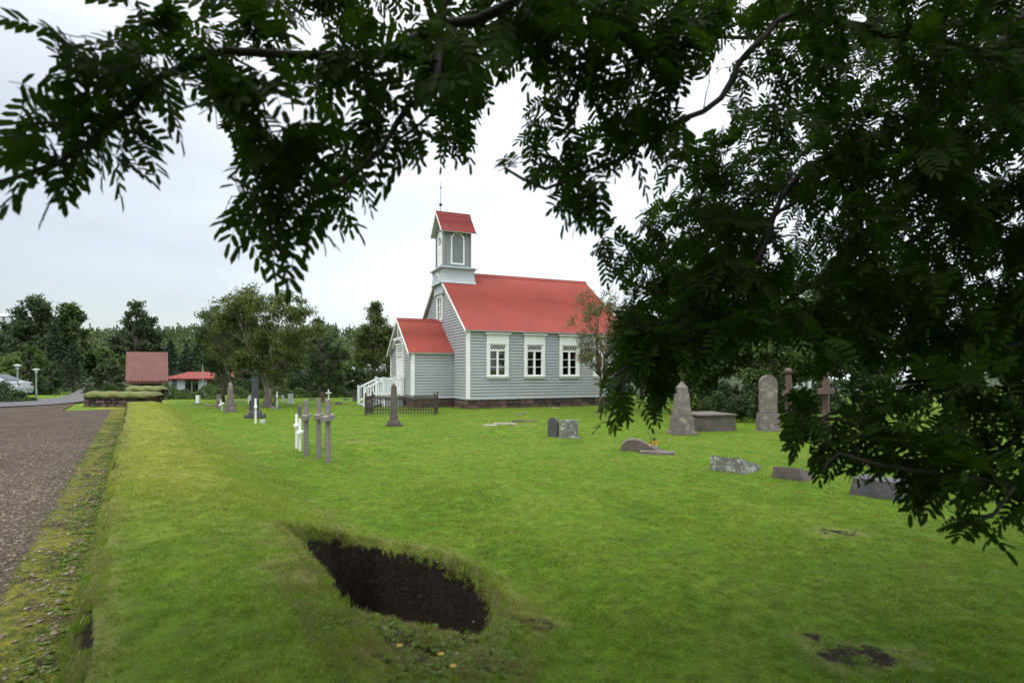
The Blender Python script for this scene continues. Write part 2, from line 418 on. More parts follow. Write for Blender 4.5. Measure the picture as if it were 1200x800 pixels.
dry = np.maximum(dry, np.clip(bare(X_ + .03, Y_) * 1.5, 0, .6))
m, n, b = newmat('lawn_ground')
gc = grass_colour(n)
ad = N(n, 'ShaderNodeAttribute'); ad.attribute_name = 'dry'; aso = N(n, 'ShaderNodeAttribute'); aso.attribute_name = 'soil'
k1 = noise_node(n, 9, 5, .7, 'World')
dm = math_(n, 'MULTIPLY', ad.outputs['Fac'], mrange(n, k1.outputs[0], .35, .6, .35, 1))
gc = mixc(n, dm, gc, (.25, .225, .085))
k2 = noise_node(n, 22, 5, .7, 'World')
sc = mixc(n, mrange(n, k2.outputs[0], .35, .65), (.008, .006, .004), (.030, .020, .013))
sc = mixc(n, mrange(n, k2.outputs[0], .62, .72), sc, (.075, .058, .043))
sm = math_(n, 'ADD', aso.outputs['Fac'], mrange(n, k1.outputs[0], .3, .7, -.3, .3)); sm = mrange(n, sm, .4, .6)
# coarse grass grain, darker between tufts
k3 = noise_node(n, 45, 4, .75, 'World'); gc = mixc(n, mrange(n, k3.outputs[0], .3, .7, .45, 0), gc, (.030, .055, .008))
gp2 = N(n, 'ShaderNodeNewGeometry'); sx2 = N(n, 'ShaderNodeSeparateXYZ'); n.links.new(gp2.outputs['Position'], sx2.inputs[0]); gc = mixc(n, mrange(n, sx2.outputs[1], 44, 58), gc, (.030, .044, .014))
col = mixc(n, sm, gc, sc); n.links.new(col, b.inputs['Base Color'])
b.inputs['Roughness'].default_value = .85; b.inputs['Specular IOR Level'].default_value = .15
hh = math_(n, 'ADD', k3.outputs[0], math_(n, 'MULTIPLY', k2.outputs[0], .8)); bump(n, b, hh, .9, .035)
M['lawn'] = m
lawn = npmesh('ground', V, gridfaces(len(sl), len(dl)), m, smooth=True, attrs={'soil': soil.ravel(), 'dry': dry.ravel()})
tag(lawn, kind='structure')

# gravel yard left of the turf wall, with moss creeping in along the wall foot
gdl = np.concatenate([-np.arange(.12, 2.0, .03), -(2.0 + np.cumsum(.05 * 1.08 ** np.arange(45)))]); gsl = np.concatenate([np.arange(-6, 1.5, .3), np.arange(1.5, 8, .04), 8 + np.cumsum(.06 * 1.05 ** np.arange(80))])
gsl = gsl[gsl < 52]; gdl = gdl[gdl > -45]
GD, GS = np.meshgrid(gdl, gsl); GX, GY = xyof(GD, GS)
strip = smooth((GD + .85) / .4)
def gravel_z(d, s, x, y):
    st = smooth((d + .85) / .4)
    return .004 + .012 * sn(x, y, 2.2, 1) + .012 + st * (.03 + .03 * sn(x, y, 9, 2) + .015 * sn(x, y, 23, 3)) - .02 * np.exp(-((d + 1.6) / .4) ** 2)
GZ = gravel_z(GD, GS, GX, GY)
m, n, b = newmat('gravel_surface')
v1 = N(n, 'ShaderNodeTexVoronoi'); v1.inputs['Scale'].default_value = 42
g_ = N(n, 'ShaderNodeNewGeometry'); n.links.new(g_.outputs['Position'], v1.inputs[0])
sepc = N(n, 'ShaderNodeSeparateColor'); n.links.new(v1.outputs['Color'], sepc.inputs[0])
col = mixc(n, sepc.outputs[0], (.034, .024, .016), (.14, .107, .078))
kk = noise_node(n, .8, 6, .65, 'World'); col = mixc(n, mrange(n, kk.outputs[0], .4, .62), col, (.125, .098, .074))
k4 = noise_node(n, 90, 3, .6, 'World'); col = mixc(n, mrange(n, k4.outputs[0], .55, .7, 0, .6), col, (.03, .024, .022))
k8 = noise_node(n, 11, 6, .8, 'World'); col = mixc(n, mrange(n, k8.outputs[0], .42, .60, .75, 0), col, (.028, .021, .018)); col = mixc(n, mrange(n, k8.outputs[0], .60, .68, 0, .6), col, (.20, .165, .14))
am = N(n, 'ShaderNodeAttribute'); am.attribute_name = 'moss'
k5 = noise_node(n, 3.2, 7, .72, 'World', dist=.8); k6 = noise_node(n, 14, 5, .7, 'World')
mm = math_(n, 'ADD', am.outputs['Fac'], mrange(n, k5.outputs[0], .25, .75, -.55, .55)); mm = mrange(n, mm, .42, .58)
mc = mixc(n, mrange(n, k6.outputs[0], .35, .65), (.055, .075, .008), (.17, .165, .022))
mc = mixc(n, mrange(n, k5.outputs[0], .5, .6), mc, (.045, .032, .022))
col = mixc(n, mm, col, mc); n.links.new(col, b.inputs['Base Color']); b.inputs['Roughness'].default_value = .9
b.inputs['Specular IOR Level'].default_value = .12; bump(n, b, math_(n, 'ADD', math_(n, 'MULTIPLY', v1.outputs['Distance'], -1.0), k4.outputs[0]), .8, .02)
M['gravel'] = m
gf = gridfaces(len(gsl), len(gdl))[:, ::-1]; gy_ = GY.ravel()[gf].max(1); gs_ = GS.ravel()[gf].max(1)
gf = gf[(gy_ < 33.5) & ((gs_ < 31.5) | (GD.ravel()[gf].min(1) < -2.4))]
gv = npmesh('gravel_yard', np.stack([GX, GY, GZ], -1).reshape(-1, 3), gf, m, smooth=True, attrs={'moss': strip.ravel()})
tag(gv, kind='structure')
m, n, b = newmat('asphalt'); a = noise_node(n, 4, 5, .6, 'World')
n.links.new(mixc(n, a.outputs[0], (.045, .045, .048), (.070, .070, .074)), b.inputs['Base Color']); b.inputs['Roughness'].default_value = .7
k = noise_node(n, 80, 3, .6, 'World'); bump(n, b, k.outputs[0], .4, .01); M['asphalt'] = m
Lp = [(-200, 484), (-200, 470), (30, 469.5), (62, 467.5), (80, 464), (91, 458), (98.5, 453), (99, 449.5)]; Rp = [(-60, 481), (60, 475), (102, 471), (103, 467), (103.5, 463), (104.5, 458), (105.5, 454), (106, 450.5)]
vv = []
for a_, b_ in zip(Lp, Rp):
    for q in (a_, b_):
        p = G(*q); p.z = max(.06, hz(p.x, p.y) + .04); vv.append(tuple(p))
tag(npmesh('road', vv, [(2 * i, 2 * i + 1, 2 * i + 3, 2 * i + 2) for i in range(len(Lp) - 1)], m), kind='structure')

# ------------------------------------------------------------------ church  (local x along the nave, y across, z up)
CH_LOC = (-1.953, 25.2, 0); CH_ROT = math.atan2(.408, .913)
church = empty('church', CH_LOC, CH_ROT, 'pale grey clapboard church with a red iron roof, small bell tower and gabled porch', 'church')
L, Wd = 8.4, 8.2; ZB, ZE, ZR = .46, 3.56, 6.62
OPN = (-.40, .40, 1.46, 2.87)
WIN_U = [1.42, 3.27, 5.12, 6.97]
def siding(mb, fixed, axis, sign, a, b_, z0, z1, openings=(), lim=None, row=.134):
    """lapped boards on a plane (axis: 'x' = plane runs along x at y=fixed); sign = outward direction of the normal"""
    nrow = int(round((z1 - z0) / row)); r = (z1 - z0) / nrow
    for i in range(nrow):
        zb, zt = z0 + i * r, z0 + (i + 1) * r
        def ends(z): return lim(z) if lim else (a, b_)
        (b0, b1), (t0, t1) = ends(zb), ends(zt)
        if b1 - b0 < .02: continue
        if t1 < t0: t0 = t1 = (t0 + t1) / 2
        cuts = [(o0, o1) for o0, o1, oz0, oz1 in openings if oz0 < (zb + zt) / 2 < oz1]
        segs = []; cur = (b0, t0)
        for o0, o1 in sorted(cuts): segs.append((cur, (o0, o0))); cur = (o1, o1)
        segs.append((cur, (b1, t1)))
        for (p0, q0), (p1, q1) in segs:
            if p1 - p0 < .01: continue
            ob, ot = fixed + sign * .035, fixed + sign * .004
            P = (lambda u, o, z: (u, o, z)) if axis == 'x' else (lambda u, o, z: (o, u, z))
            mb.poly([P(p0, ob, zb), P(p1, ob, zb), P(q1, ot, zt), P(q0, ot, zt)])
            mb.poly([P(p0, ob, zb), P(p0, ot, zb), P(p1, ot, zb), P(p1, ob, zb)])
            P4 = [P(p0, ob, zb), P(q0, ot, zt), P(q0, ot - sign * .03, zt), P(p0, ob - sign * .05, zb)]; mb.poly(P4)
def inner_wall(mb, fixed, sign, a, b_, z0, z1, ops):
    """plain lining behind the boards, 4 cm thick, with the openings left free"""
    y0, y1 = sorted((fixed - sign * .005, fixed - sign * .12)); cur = a
    for o0, o1, oz0, oz1 in sorted(ops):
        mb.box(cur, o0, y0, y1, z0, z1); mb.box(o0, o1, y0, y1, z0, oz0); mb.box(o0, o1, y0, y1, oz1, z1); cur = o1
    mb.box(cur, b_, y0, y1, z0, z1)
rake = (ZR - ZE) / (Wd / 2)
def lim_g(z): 
    if z <= ZE: return (0, Wd)
    k = (z - ZE) / rake; return (k, Wd - k)
ops = [(u + OPN[0], u + OPN[1], OPN[2], OPN[3]) for u in WIN_U]
wm = MB(); siding(wm, 0, 'x', -1, 0, L, ZB, ZE, ops); siding(wm, Wd, 'x', 1, 0, L, ZB, ZE, ops)
gops = [(3.72, 4.48, 4.25, 5.35)]
siding(wm, 0, 'y', -1, 0, Wd, ZB, ZR, gops, lim_g); siding(wm, L, 'y', 1, 0, Wd, ZB, ZR, (), lim_g)
wm.build('wall', M['siding'], church)
lm = MB(); inner_wall(lm, 0, -1, .01, L - .01, ZB, ZE - .02, ops); inner_wall(lm, Wd, 1, .01, L - .01, ZB, ZE - .02, ops)
lm.prism([(0.12, ZB), (Wd - .12, ZB), (Wd - .12, ZE), (Wd / 2, ZR - .12), (.12, ZE)], 'x', .006, .10)
lm.prism([(0.12, ZB), (Wd - .12, ZB), (Wd - .12, ZE), (Wd / 2, ZR - .12), (.12, ZE)], 'x', L - .10, L - .006)
lm.box(.1, L - .1, .1, Wd - .1, ZB - .05, ZB + .02); lm.box(.1, L - .1, .1, Wd - .1, ZE - .02, ZE + .02)
for r_ in range(6):
    for s_ in (1.6, 6.0): lm.box(2 + r_, 2.08 + r_, s_ - .9, s_ + .9, ZB, ZB + .85)      # pew backs seen through the panes
lm.build('interior', M['brown_wood'], church)

# stone plinth: individual dressed blocks
def plinth(segs, name='plinth'):
    mb = MB(); rr = random.Random(5)
    for (x0, y0, x1, y1) in segs:
        ln = math.hypot(x1 - x0, y1 - y0); dx, dy = (x1 - x0) / ln, (y1 - y0) / ln
        A = math.atan2(dy, dx); Mx = Matrix.Translation((x0, y0, 0)) @ Matrix.Rotation(A, 4, 'Z')
        for (z0, z1) in ((-.15, .17), (.175, .42)):
            t = 0
            while t < ln - .02:
                w = min(rr.uniform(.28, .62), ln - t); 
                if ln - t - w < .15: w = ln - t
                mb.box(t + .008, t + w - .008, rr.uniform(-.02, .015), .25, z0, z1 - .008, Mx); t += w
        mb.box(0, ln, .03, .24, -.15, .44, Mx)
    return mb.build(name, M['plinth'], church, bevel=.012)
m, n, b = newmat('plinth_stone'); g = N(n, 'ShaderNodeNewGeometry')
cr_ = N(n, 'ShaderNodeValToRGB'); E = cr_.color_ramp.elements; E[0].color = (.045, .035, .032, 1); E[1].color = (.17, .11, .085, 1)
x_ = E.new(.5); x_.color = (.10, .055, .042, 1); n.links.new(g.outputs['Random Per Island'], cr_.inputs[0])
a = noise_node(n, 14, 5, .7); n.links.new(mixc(n, mrange(n, a.outputs[0], .4, .7, 0, .7), cr_.outputs[0], (.035, .03, .028)), b.inputs['Base Color'])
b.inputs['Roughness'].default_value = .9; bump(n, b, a.outputs[0], .8, .02); M['plinth'] = m
plinth([(0.02, .0, L, .0), (-2.0, 1.92, 0, 1.92), (-1.98, 6.28, -1.98, 1.92), (0.0, 1.92, 0, .02), (0, 8.18, 0, 6.28), (L, 8.2, 0, 8.2), (L - .02, 0, L - .02, 8.2)])
mb = MB(); mb.box(-.03, L + .03, -.045, -.01, ZB - .05, ZB + .0); mb.box(-2.05, 0, 1.855, 1.89, ZB - .05, ZB); mb.box(-.045, -.01, -.03, 1.85, ZB - .05, ZB)
mb.box(-2.045, -2.01, 1.9, 6.3, ZB - .05, ZB); mb.box(-.045, -.01, 6.35, 8.23, ZB - .05, ZB); mb.build('drip_board', M['ledge'], church)
# corner boards, eave boards, barge boards
def part_box(name, mat, *bxs, parent=None, bevel=.004):
    mb = MB()
    for q in bxs: mb.box(*q)
    return mb.build(name, mat, parent or church, bevel=bevel)
for (x, y) in ((0, 0), (0, Wd), (L, 0), (L, Wd)):
    sx = -1 if x == 0 else 1; sy = -1 if y == 0 else 1
    mb = MB(); a0, a1 = sorted((x + sx * .048, x - sx * .11)); b0, b1 = sorted((y + sy * .052, y + sy * .012)); mb.box(a0, a1, b0, b1, ZB, ZE - .08)
    a0, a1 = sorted((x + sx * .046, x + sx * .012)); b0, b1 = sorted((y + sy * .012, y - sy * .11)); mb.box(a0, a1, b0, b1, ZB, ZE - .06)
    mb.build('corner_board', M['white'], church)
EO = .16                                             # eave overhang
def gable_roof(name, x0, x1, yc, half, zr, ze, mat, parent, over=EO, thick=.05, pitch=.078, amp=.010, cap=.05, n_per=8):
    """two corrugated sheets plus ridge cap"""
    sl_ = (zr - ze) / half; mb = None
    nx = int((x1 - x0) / pitch * n_per); xs = np.linspace(x0, x1, nx)
    w = amp * np.cos((xs - x0) / pitch * 2 * np.pi)
    # sheet joints: a slightly raised lap every 1.9 m
    lap = .013 * (np.mod(xs - x0 + .35, 1.95) < .12)
    Vv = []; Ff = []; nrm = np.array([0, sl_, 1]) / math.hypot(sl_, 1)
    for sgn in (-1, 1):
        rows = []
        for t in (0, .02, .45, .4501, .9, 1.0):
            yy = yc + sgn * (half + over) * t; zz = zr - sl_ * (half + over) * t + thick - (.008 if t > .45 else 0)
            rows.append(np.stack([xs, np.full(nx, yy) + sgn * (w + lap) * nrm[1], np.full(nx, zz) + (w + lap) * nrm[2]], -1))
        base = sum(len(v) for v in Vv); Vv.append(np.concatenate(rows)); f = gridfaces(6, nx) + base; Ff.append(f if sgn < 0 else f[:, ::-1])
    o = npmesh(name, np.concatenate(Vv), np.concatenate(Ff), mat, parent, smooth=True)
    sub = MB()
    for sgn in (-1, 1):                                # boarding under the iron
        P0 = (yc, zr + thick - .03); P1 = (yc + sgn * (half + over - .02), ze - sl_ * (over - .02) + thick - .03)
        sub.prism([P0, P1, (P1[0], P1[1] - .04), (P0[0], P0[1] - .05)], 'x', x0 + .02, x1 - .02)
    sub.build('roof_boarding', M['trim'], o)
    rc = MB(); z = zr + thick + .012
    for sgn in (-1, 1): rc.prism([(yc, z + .02), (yc + sgn * .14, z + .02 - .14 * sl_), (yc + sgn * .14, z + .005 - .14 * sl_), (yc, z)], 'x', x0 - .01, x1 + .01)
    rc.tube([(x0 - .01, yc, z + .015), (x1 + .01, yc, z + .015)], .035, 8)
    rc.build('ridge_cap', mat, o)
    return o
gable_roof('roof', -.14, L + .14, Wd / 2, Wd / 2, ZR, ZE, M['roof'], church)
def barge(x, yc, half, zr, ze, over, parent, w=.15, dent=False):
    sl_ = (zr - ze) / half; mb = MB()
    for sgn in (-1, 1):
        y1 = yc + sgn * (half + over); z1 = zr - sl_ * (half + over)
        mb.prism([(yc, zr + .035), (y1, z1 + .035), (y1, z1 + .035 - w), (yc, zr + .035 - w * 1.15)], 'x', x - .018, x + .018)
        if dent:
            k = int((half) / .13)
            for i in range(k):
                yy = yc + sgn * (.12 + i * .13); zz = zr - sl_ * abs(yy - yc) - w
                mb.prism([(yy - .03, zz + .01), (yy + .03, zz + .01 ), (yy, zz - .06)], 'x', x - .014, x + .014)
    return mb.build('bargeboard', M['trim'], parent)
barge(-.165, Wd / 2, Wd / 2, ZR, ZE, EO, church, .13); barge(L + .165, Wd / 2, Wd / 2, ZR, ZE, EO, church, .13)
for y, s in ((0, -1), (Wd, 1)):
    a0, a1 = sorted((y + s * .035, y + s * .075)); b0, b1 = sorted((y + s * .03, y + s * .155))
    part_box('eave_board', M['trim'], (-.12, L + .12, a0, a1, ZE - .10, ZE - .02), (-.12, L + .12, b0, b1, ZE - .125 + .02, ZE - .085))
# windows
def window(parent, M4, hw=.40, z0=1.46, z1=2.87, head=.40, rows=3, lattice=True):
    """outward is -y; frame proud of the boards, sashes set in, panes behind"""
    f = MB(); c = .135
    f.box(-hw - c, -hw, -.075, .02, z0, z1 + .012, M4); f.box(hw, hw + c, -.075, .02, z0, z1 + .012, M4)
    f.box(-hw - c, hw + c, -.078, .02, z1 + .012, z1 + head, M4)
    f.box(-hw - c - .02, hw + c + .02, -.105, .02, z0 - .05, z0, M4); f.box(-hw - c + .01, hw + c - .01, -.07, .02, z0 - .13, z0 - .05, M4)
    f.box(-hw - c - .02, hw + c + .02, -.10, .02, z1 + head, z1 + head + .03, M4)
    fr = f.build('window', M['white'], parent, bevel=.006)
    h = MB(); h.box(-hw - c - .05, hw + c + .05, -.13, .02, z1 + head + .032, z1 + head + .07, M4)
    h.box(-hw - c - .08, hw + c + .08, -.17, .02, z1 + head + .072, z1 + head + .105, M4)
    h.build('window_hood', M['white'], fr, bevel=.006)
    s = MB(); zt = z1 - .30 if lattice else z1
    for a_, b_, c_, d_ in ((-hw, -hw + .045, z0, z1), (hw - .045, hw, z0, z1), (-.05, .05, z0 + .045, zt), (-hw + .045, hw - .045, z0, z0 + .045), (-hw + .045, hw - .045, z1 - .04, z1)):
        s.box(a_, b_, -.035, .012, c_, d_, M4)
    if lattice: s.box(-hw + .045, hw - .045, -.042, .012, zt, zt + .075, M4)
    s.build('sash', M['white'], fr, bevel=.003)
    hh = (zt - z0 - .045) / rows
    for i in range(1, rows):
        z = z0 + .045 + hh * i; mt = MB(); mt.box(-hw + .045, hw - .045, -.028, .005, z - .014, z + .014, M4); mt.build('muntin', M['white'], fr)
    if lattice:
        mt = MB(); la, lb = zt + .075, z1 - .04; nn = 5; w = (2 * hw - .09) / nn
        for i in range(nn):                            # interlacing arches of the transom
            xa = -hw + .045 + i * w
            for sgn in (-1, 1):
                pts = []
                for k in range(5):
                    t = k / 4; pts.append((xa + (t if sgn > 0 else 1 - t) * w, -.012 + .004 * sgn, la + (lb - la) * math.sin(t * math.pi / 2)))
                for p, q in zip(pts[:-1], pts[1:]): mt.bar(M4 @ Vector(p), M4 @ Vector(q), .016)
        mt.build('transom_lattice', M['white'], fr)
    g = MB(); g.box(-hw + .02, hw - .02, .018, .022, z0 + .01, z1 - .01, M4); g.build('pane', M['glass'], fr)
    return fr
for u in WIN_U: window(church, Matrix.Translation((u, 0, 0)))
for u in WIN_U: window(church, Matrix.Translation((u, Wd, 0)) @ Matrix.Rotation(math.pi, 4, 'Z'))
window(church, Matrix.Translation((0, 4.1, 0)) @ Matrix.Rotation(-math.pi / 2, 4, 'Z'), .38, 4.25, 5.35, .12, 3, False)
# louvred boards inside the attic window (white)
part_box('attic_shutter', M['white'], (.05, .08, 3.75, 4.45, 4.25, 5.33))

# porch
PU, PV0, PV1, PZE, PZR = -2.0, 1.9, 6.3, 2.58, 4.17
pr_ = (PZR - PZE) / 2.2
pm = MB(); siding(pm, PV0, 'x', -1, PU, -.03, ZB, PZE - .03); siding(pm, PV1, 'x', 1, PU, -.03, ZB, PZE - .03)
def lim_p(z):
    if z <= PZE: return (PV0, PV1)
    k = (z - PZE) / pr_; return (PV0 + k, PV1 - k)
siding(pm, PU, 'y', -1, PV0, PV1, ZB, PZR, [(3.5, 4.7, ZB, 2.85)], lim_p)
pm.build('porch_wall', M['siding'], church)
part_box('porch_lining', M['dark'], (PU + .04, 0, PV0 + .03, PV0 + .06, ZB, PZE - .1), (PU + .04, 0, PV1 - .06, PV1 - .03, ZB, PZE - .1), (PU + .3, -.02, PV0 + .06, PV1 - .06, ZB - .02, ZB + .01), bevel=0)
gable_roof('porch_roof', PU - .20, -.035, 4.1, 2.2, PZR, PZE, M['roof'], church, .14)
barge(PU - .22, 4.1, 2.2, PZR, PZE, .14, church, .14)
part_box('porch_eave_board', M['trim'], (PU - .16, -.04, PV0 - .085, PV0 - .035, PZE - .12, PZE - .05))
part_box('porch_eave_board', M['trim'], (PU - .16, -.04, PV1 + .035, PV1 + .085, PZE - .12, PZE - .05))
for y, s in ((PV0, -1), (PV1, 1)):
    mb = MB(); b0, b1 = sorted((y + s * .052, y + s * .012)); mb.box(PU - .048, PU + .11, b0, b1, ZB, PZE - .12)
    b0, b1 = sorted((y + s * .012, y - s * .11)); mb.box(PU - .046, PU - .012, b0, b1, ZB, PZE - .05); mb.build('corner_board', M['white'], church)
# gable ornament of the porch: tie board with curved brackets
mb = MB(); xo = PU - .16
mb.box(xo - .02, xo + .02, 4.1 - 1.15, 4.1 + 1.15, 3.22, 3.32)
for k in range(10):
    a0, a1 = math.pi * k / 10, math.pi * (k + 1) / 10
    mb.bar((xo, 4.1 + 1.1 * math.cos(a0), 2.82 + .42 * math.sin(a0)), (xo, 4.1 + 1.1 * math.cos(a1), 2.82 + .42 * math.sin(a1)), .03, .06)
mb.box(xo - .02, xo + .02, 4.06, 4.14, 3.3, 4.0); mb.build('gable_ornament', M['white'], church)
# double door
f = MB(); x = PU - .03
f.box(x - .045, x + .03, 3.36, 3.5, ZB, 2.95); f.box(x - .045, x + .03, 4.7, 4.84, ZB, 2.95); f.box(x - .05, x + .03, 3.5, 4.7, 2.82, 2.95)
f.box(x - .10, x + .03, 3.28, 4.92, 2.95, 3.02); f.box(x - .05, x + .03, 3.5, 4.7, 2.40, 2.47)
dr = f.build('door_frame', M['white'], church, bevel=.005)
for s in (0, 1):
    d0 = 3.505 + s * .6; g = MB(); g.box(x - .005, x + .03, d0, d0 + .59, ZB + .02, 2.395)
    for z0_, z1_ in ((ZB + .15, 1.05), (1.2, 2.25)):
        for q0, q1, w0, w1 in ((d0 + .08, d0 + .51, z0_, z0_ + .04), (d0 + .08, d0 + .51, z1_ - .04, z1_), (d0 + .08, d0 + .12, z0_, z1_), (d0 + .47, d0 + .51, z0_, z1_)): g.box(x - .02, x - .004, q0, q1, w0, w1)
    dl_ = g.build('door', M['white'], church, bevel=.003)
    if s == 0:
        g = MB(); g.tube([(x - .01, 4.05, 1.45), (x - .06, 4.05, 1.45), (x - .06, 3.95, 1.45)], .012); g.build('door_handle', M['iron'], dl_)
g = MB(); g.box(x + .0, x + .01, 3.5, 4.7, 2.47, 2.82); g.build('transom_pane', M['glass'], dr)
g = MB()
for k in range(6): g.bar((x - .01, 3.5 + .2 * k, 2.47), (x - .01, 3.7 + .2 * k, 2.82), .02); g.bar((x - .012, 3.7 + .2 * k, 2.47), (x - .012, 3.5 + .2 * k, 2.82), .02)
g.build('transom_lattice', M['white'], dr)
# steps and white railing
mb = MB(); mb.box(-3.05, PU - .03, 3.2, 5.0, ZB - .08, ZB); mb.box(-3.0, PU - .06, 3.3, 4.9, -.05, ZB - .08)
st_ = mb.build('porch_landing', M['ledge'], church, bevel=.01)
mb = MB()
for k in range(3): mb.box(-3.05 - .28 * (k + 1), -3.05 - .28 * k + .02, 3.25, 4.95, ZB - .12 - .12 * (k + 1) + .04, ZB - .12 - .12 * (k + 1) + .08)
for y in (3.25, 4.92): mb.prism([(-3.05, ZB - .1), (-3.05, ZB - .3), (-3.85, -.05), (-3.95, -.05), (-3.95, .05)], 'y', y, y + .04)
mb.build('steps', M['ledge'], church, bevel=.005)
for y in (3.2, 5.0):
    for xx, zb_, zt_ in ((-3.9, -.08, .93), (-3.04, .0, 1.36), (-2.12, ZB, 1.36)):
        mb = MB(); mb.box(xx - .05, xx + .05, y - .05, y + .05, zb_, zt_); mb.box(xx - .07, xx + .07, y - .07, y + .07, zt_ + .001, zt_ + .035); mb.build('railing_post', M['white'], church, bevel=.005)
    mb = MB(); mb.bar((-3.9, y, .86), (-3.04, y, 1.28), .05, .08); mb.bar((-3.04, y, 1.30), (-2.1, y, 1.30), .05, .08); mb.bar((-3.9, y, .2), (-3.04, y, .60), .04, .06); mb.bar((-3.04, y, .58), (-2.1, y, .58), .04, .06)
    rp = mb.build('handrail', M['white'], church)
    for k in range(6):
        t = (k + 1) / 7; mb = MB(); xx = -3.9 + .86 * t; mb.box(xx - .016, xx + .016, y - .016, y + .016, .2 + .4 * t, .86 + .42 * t); mb.build('baluster', M['white'], rp)
    for k in range(7):
        t = (k + 1) / 8; mb = MB(); xx = -3.04 + .94 * t; mb.box(xx - .016, xx + .016, y - .016, y + .016, .58, 1.30); mb.build('baluster', M['white'], rp)

# bell tower
tw = 1.37; t0u, t1u = .0, tw; t0v, t1v = 4.1 - tw / 2, 4.1 + tw / 2
mb = MB()                                             # flared skirt over the ridge
prof = [(.235, 6.02), (.20, 6.12), (.17, 6.3), (.155, 6.5), (.165, 6.66), (.21, 6.74)]
for (o0, z0_), (o1, z1_) in zip(prof[:-1], prof[1:]):
    a = [(t0u - o0, t0v - o0, z0_), (t1u + o0, t0v - o0, z0_), (t1u + o0, t1v + o0, z0_), (t0u - o0, t1v + o0, z0_)]
    c_ = [(t0u - o1, t0v - o1, z1_), (t1u + o1, t0v - o1, z1_), (t1u + o1, t1v + o1, z1_), (t0u - o1, t1v + o1, z1_)]
    for k in range(4): mb.poly([a[k], a[(k + 1) % 4], c_[(k + 1) % 4], c_[k]])
mb.box(t0u - .1, t1u + .1, t0v - .1, t1v + .1, 5.5, 6.7)
mb.build('tower_skirt', M['ledge'], church)
part_box('tower_ledge', M['ledge'], (t0u - .27, t1u + .27, t0v - .27, t1v + .27, 6.745, 6.80), (t0u - .2, t1u + .2, t0v - .2, t1v + .2, 6.80, 6.86), bevel=.01)
TZ0, TZE, TZR = 6.86, 8.86, 9.66
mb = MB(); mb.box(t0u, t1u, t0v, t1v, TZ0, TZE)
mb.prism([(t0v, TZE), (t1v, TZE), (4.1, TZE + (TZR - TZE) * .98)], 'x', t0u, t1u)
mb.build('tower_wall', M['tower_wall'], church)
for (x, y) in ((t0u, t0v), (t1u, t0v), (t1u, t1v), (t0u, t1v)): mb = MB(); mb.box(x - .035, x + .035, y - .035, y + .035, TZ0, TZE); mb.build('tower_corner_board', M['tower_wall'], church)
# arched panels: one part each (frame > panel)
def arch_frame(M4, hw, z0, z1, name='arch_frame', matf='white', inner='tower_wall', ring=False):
    f = MB(); c = .07; k = 14; zc = z1 - hw
    pin = [(-hw + c, z0 + c)] + [(-(hw - c) * math.cos(math.pi * i / k), zc + (hw - c) * math.sin(math.pi * i / k)) for i in range(k + 1)] + [(hw - c, z0 + c)]
    pout = [(-hw, z0)] + [(-hw * math.cos(math.pi * i / k), zc + hw * math.sin(math.pi * i / k)) for i in range(k + 1)] + [(hw, z0)]
    nn = len(pin)
    for i in range(nn):
        j = (i + 1) % nn; q = [pout[i], pout[j], pin[j], pin[i]]
        P = [M4 @ Vector((a, y, b)) for y in (-.04, .01) for a, b in q]; n0 = len(f.v); f.v += [tuple(p) for p in P]
        f.f += [tuple(n0 + t for t in fc) for fc in ((0, 1, 2, 3), (7, 6, 5, 4), (0, 4, 5, 1), (1, 5, 6, 2), (2, 6, 7, 3), (3, 7, 4, 0))]
    fr = f.build(name, M[matf], church)
    g = MB(); g.poly([M4 @ Vector((a, -.012, b)) for a, b in pin])
    if inner == 'white':
        for i in range(3): g.box(-hw + c + .03, hw - c - .03, -.02, -.008, z0 + .12 + i * .48, z0 + .15 + i * .48, M4)
    g.build('arch_panel', M[inner], fr)
    if inner != 'white':
        g = MB(); zz = z0 + .1
        while zz < zc + .1: g.box(-hw + c, hw - c, -.028, -.010, zz, zz + .012, M4); zz += .09
        g.build('louvre', M[inner], fr)
    if ring:
        g = MB(); 
        for i in range(16):
            a0, a1 = 2 * math.pi * i / 16, 2 * math.pi * (i + 1) / 16
            g.bar(M4 @ Vector((.15 * math.cos(a0), -.03, zc - .02 + .15 * math.sin(a0))), M4 @ Vector((.15 * math.cos(a1), -.03, zc - .02 + .15 * math.sin(a1))), .03)
        g.build('round_window', M['tower_wall'], fr)
uc = (t0u + t1u) / 2
arch_frame(Matrix.Translation((uc, t0v, 0)), .355, 6.98, 8.58)
arch_frame(Matrix.Translation((uc, t1v, 0)) @ Matrix.Rotation(math.pi, 4, 'Z'), .355, 6.98, 8.58)
arch_frame(Matrix.Translation((t0u, 4.1, 0)) @ Matrix.Rotation(-math.pi / 2, 4, 'Z'), .40, 6.98, 8.66, inner='white', ring=True)
arch_frame(Matrix.Translation((t1u, 4.1, 0)) @ Matrix.Rotation(math.pi / 2, 4, 'Z'), .355, 6.98, 8.58)
gable_roof('tower_roof', t0u - .22, t1u + .22, 4.1, tw / 2, TZR, TZE, M['roof_old'], church, .26, .03)
barge(t0u - .235, 4.1, tw / 2, TZR - .02, TZE - .02, .24, church, .09, True)
barge(t1u + .235, 4.1, tw / 2, TZR - .02, TZE - .02, .24, church, .09, True)
mb = MB(); mb.tube([(.02, 4.1, TZR), (.02, 4.1, 11.22)], [.022, .012], 8)
sp = mb.build('spire_rod', M['steel'], church)
mb = MB(); mb.lathe([(.0001, 9.99)] + [(.085 * math.sin(math.pi * i / 8), 10.075 - .085 * math.cos(math.pi * i / 8)) for i in range(1, 8)] + [(.0001, 10.16)], .02, 4.1, 12, False); mb.build('ball', M['iron'], sp, smooth=True)
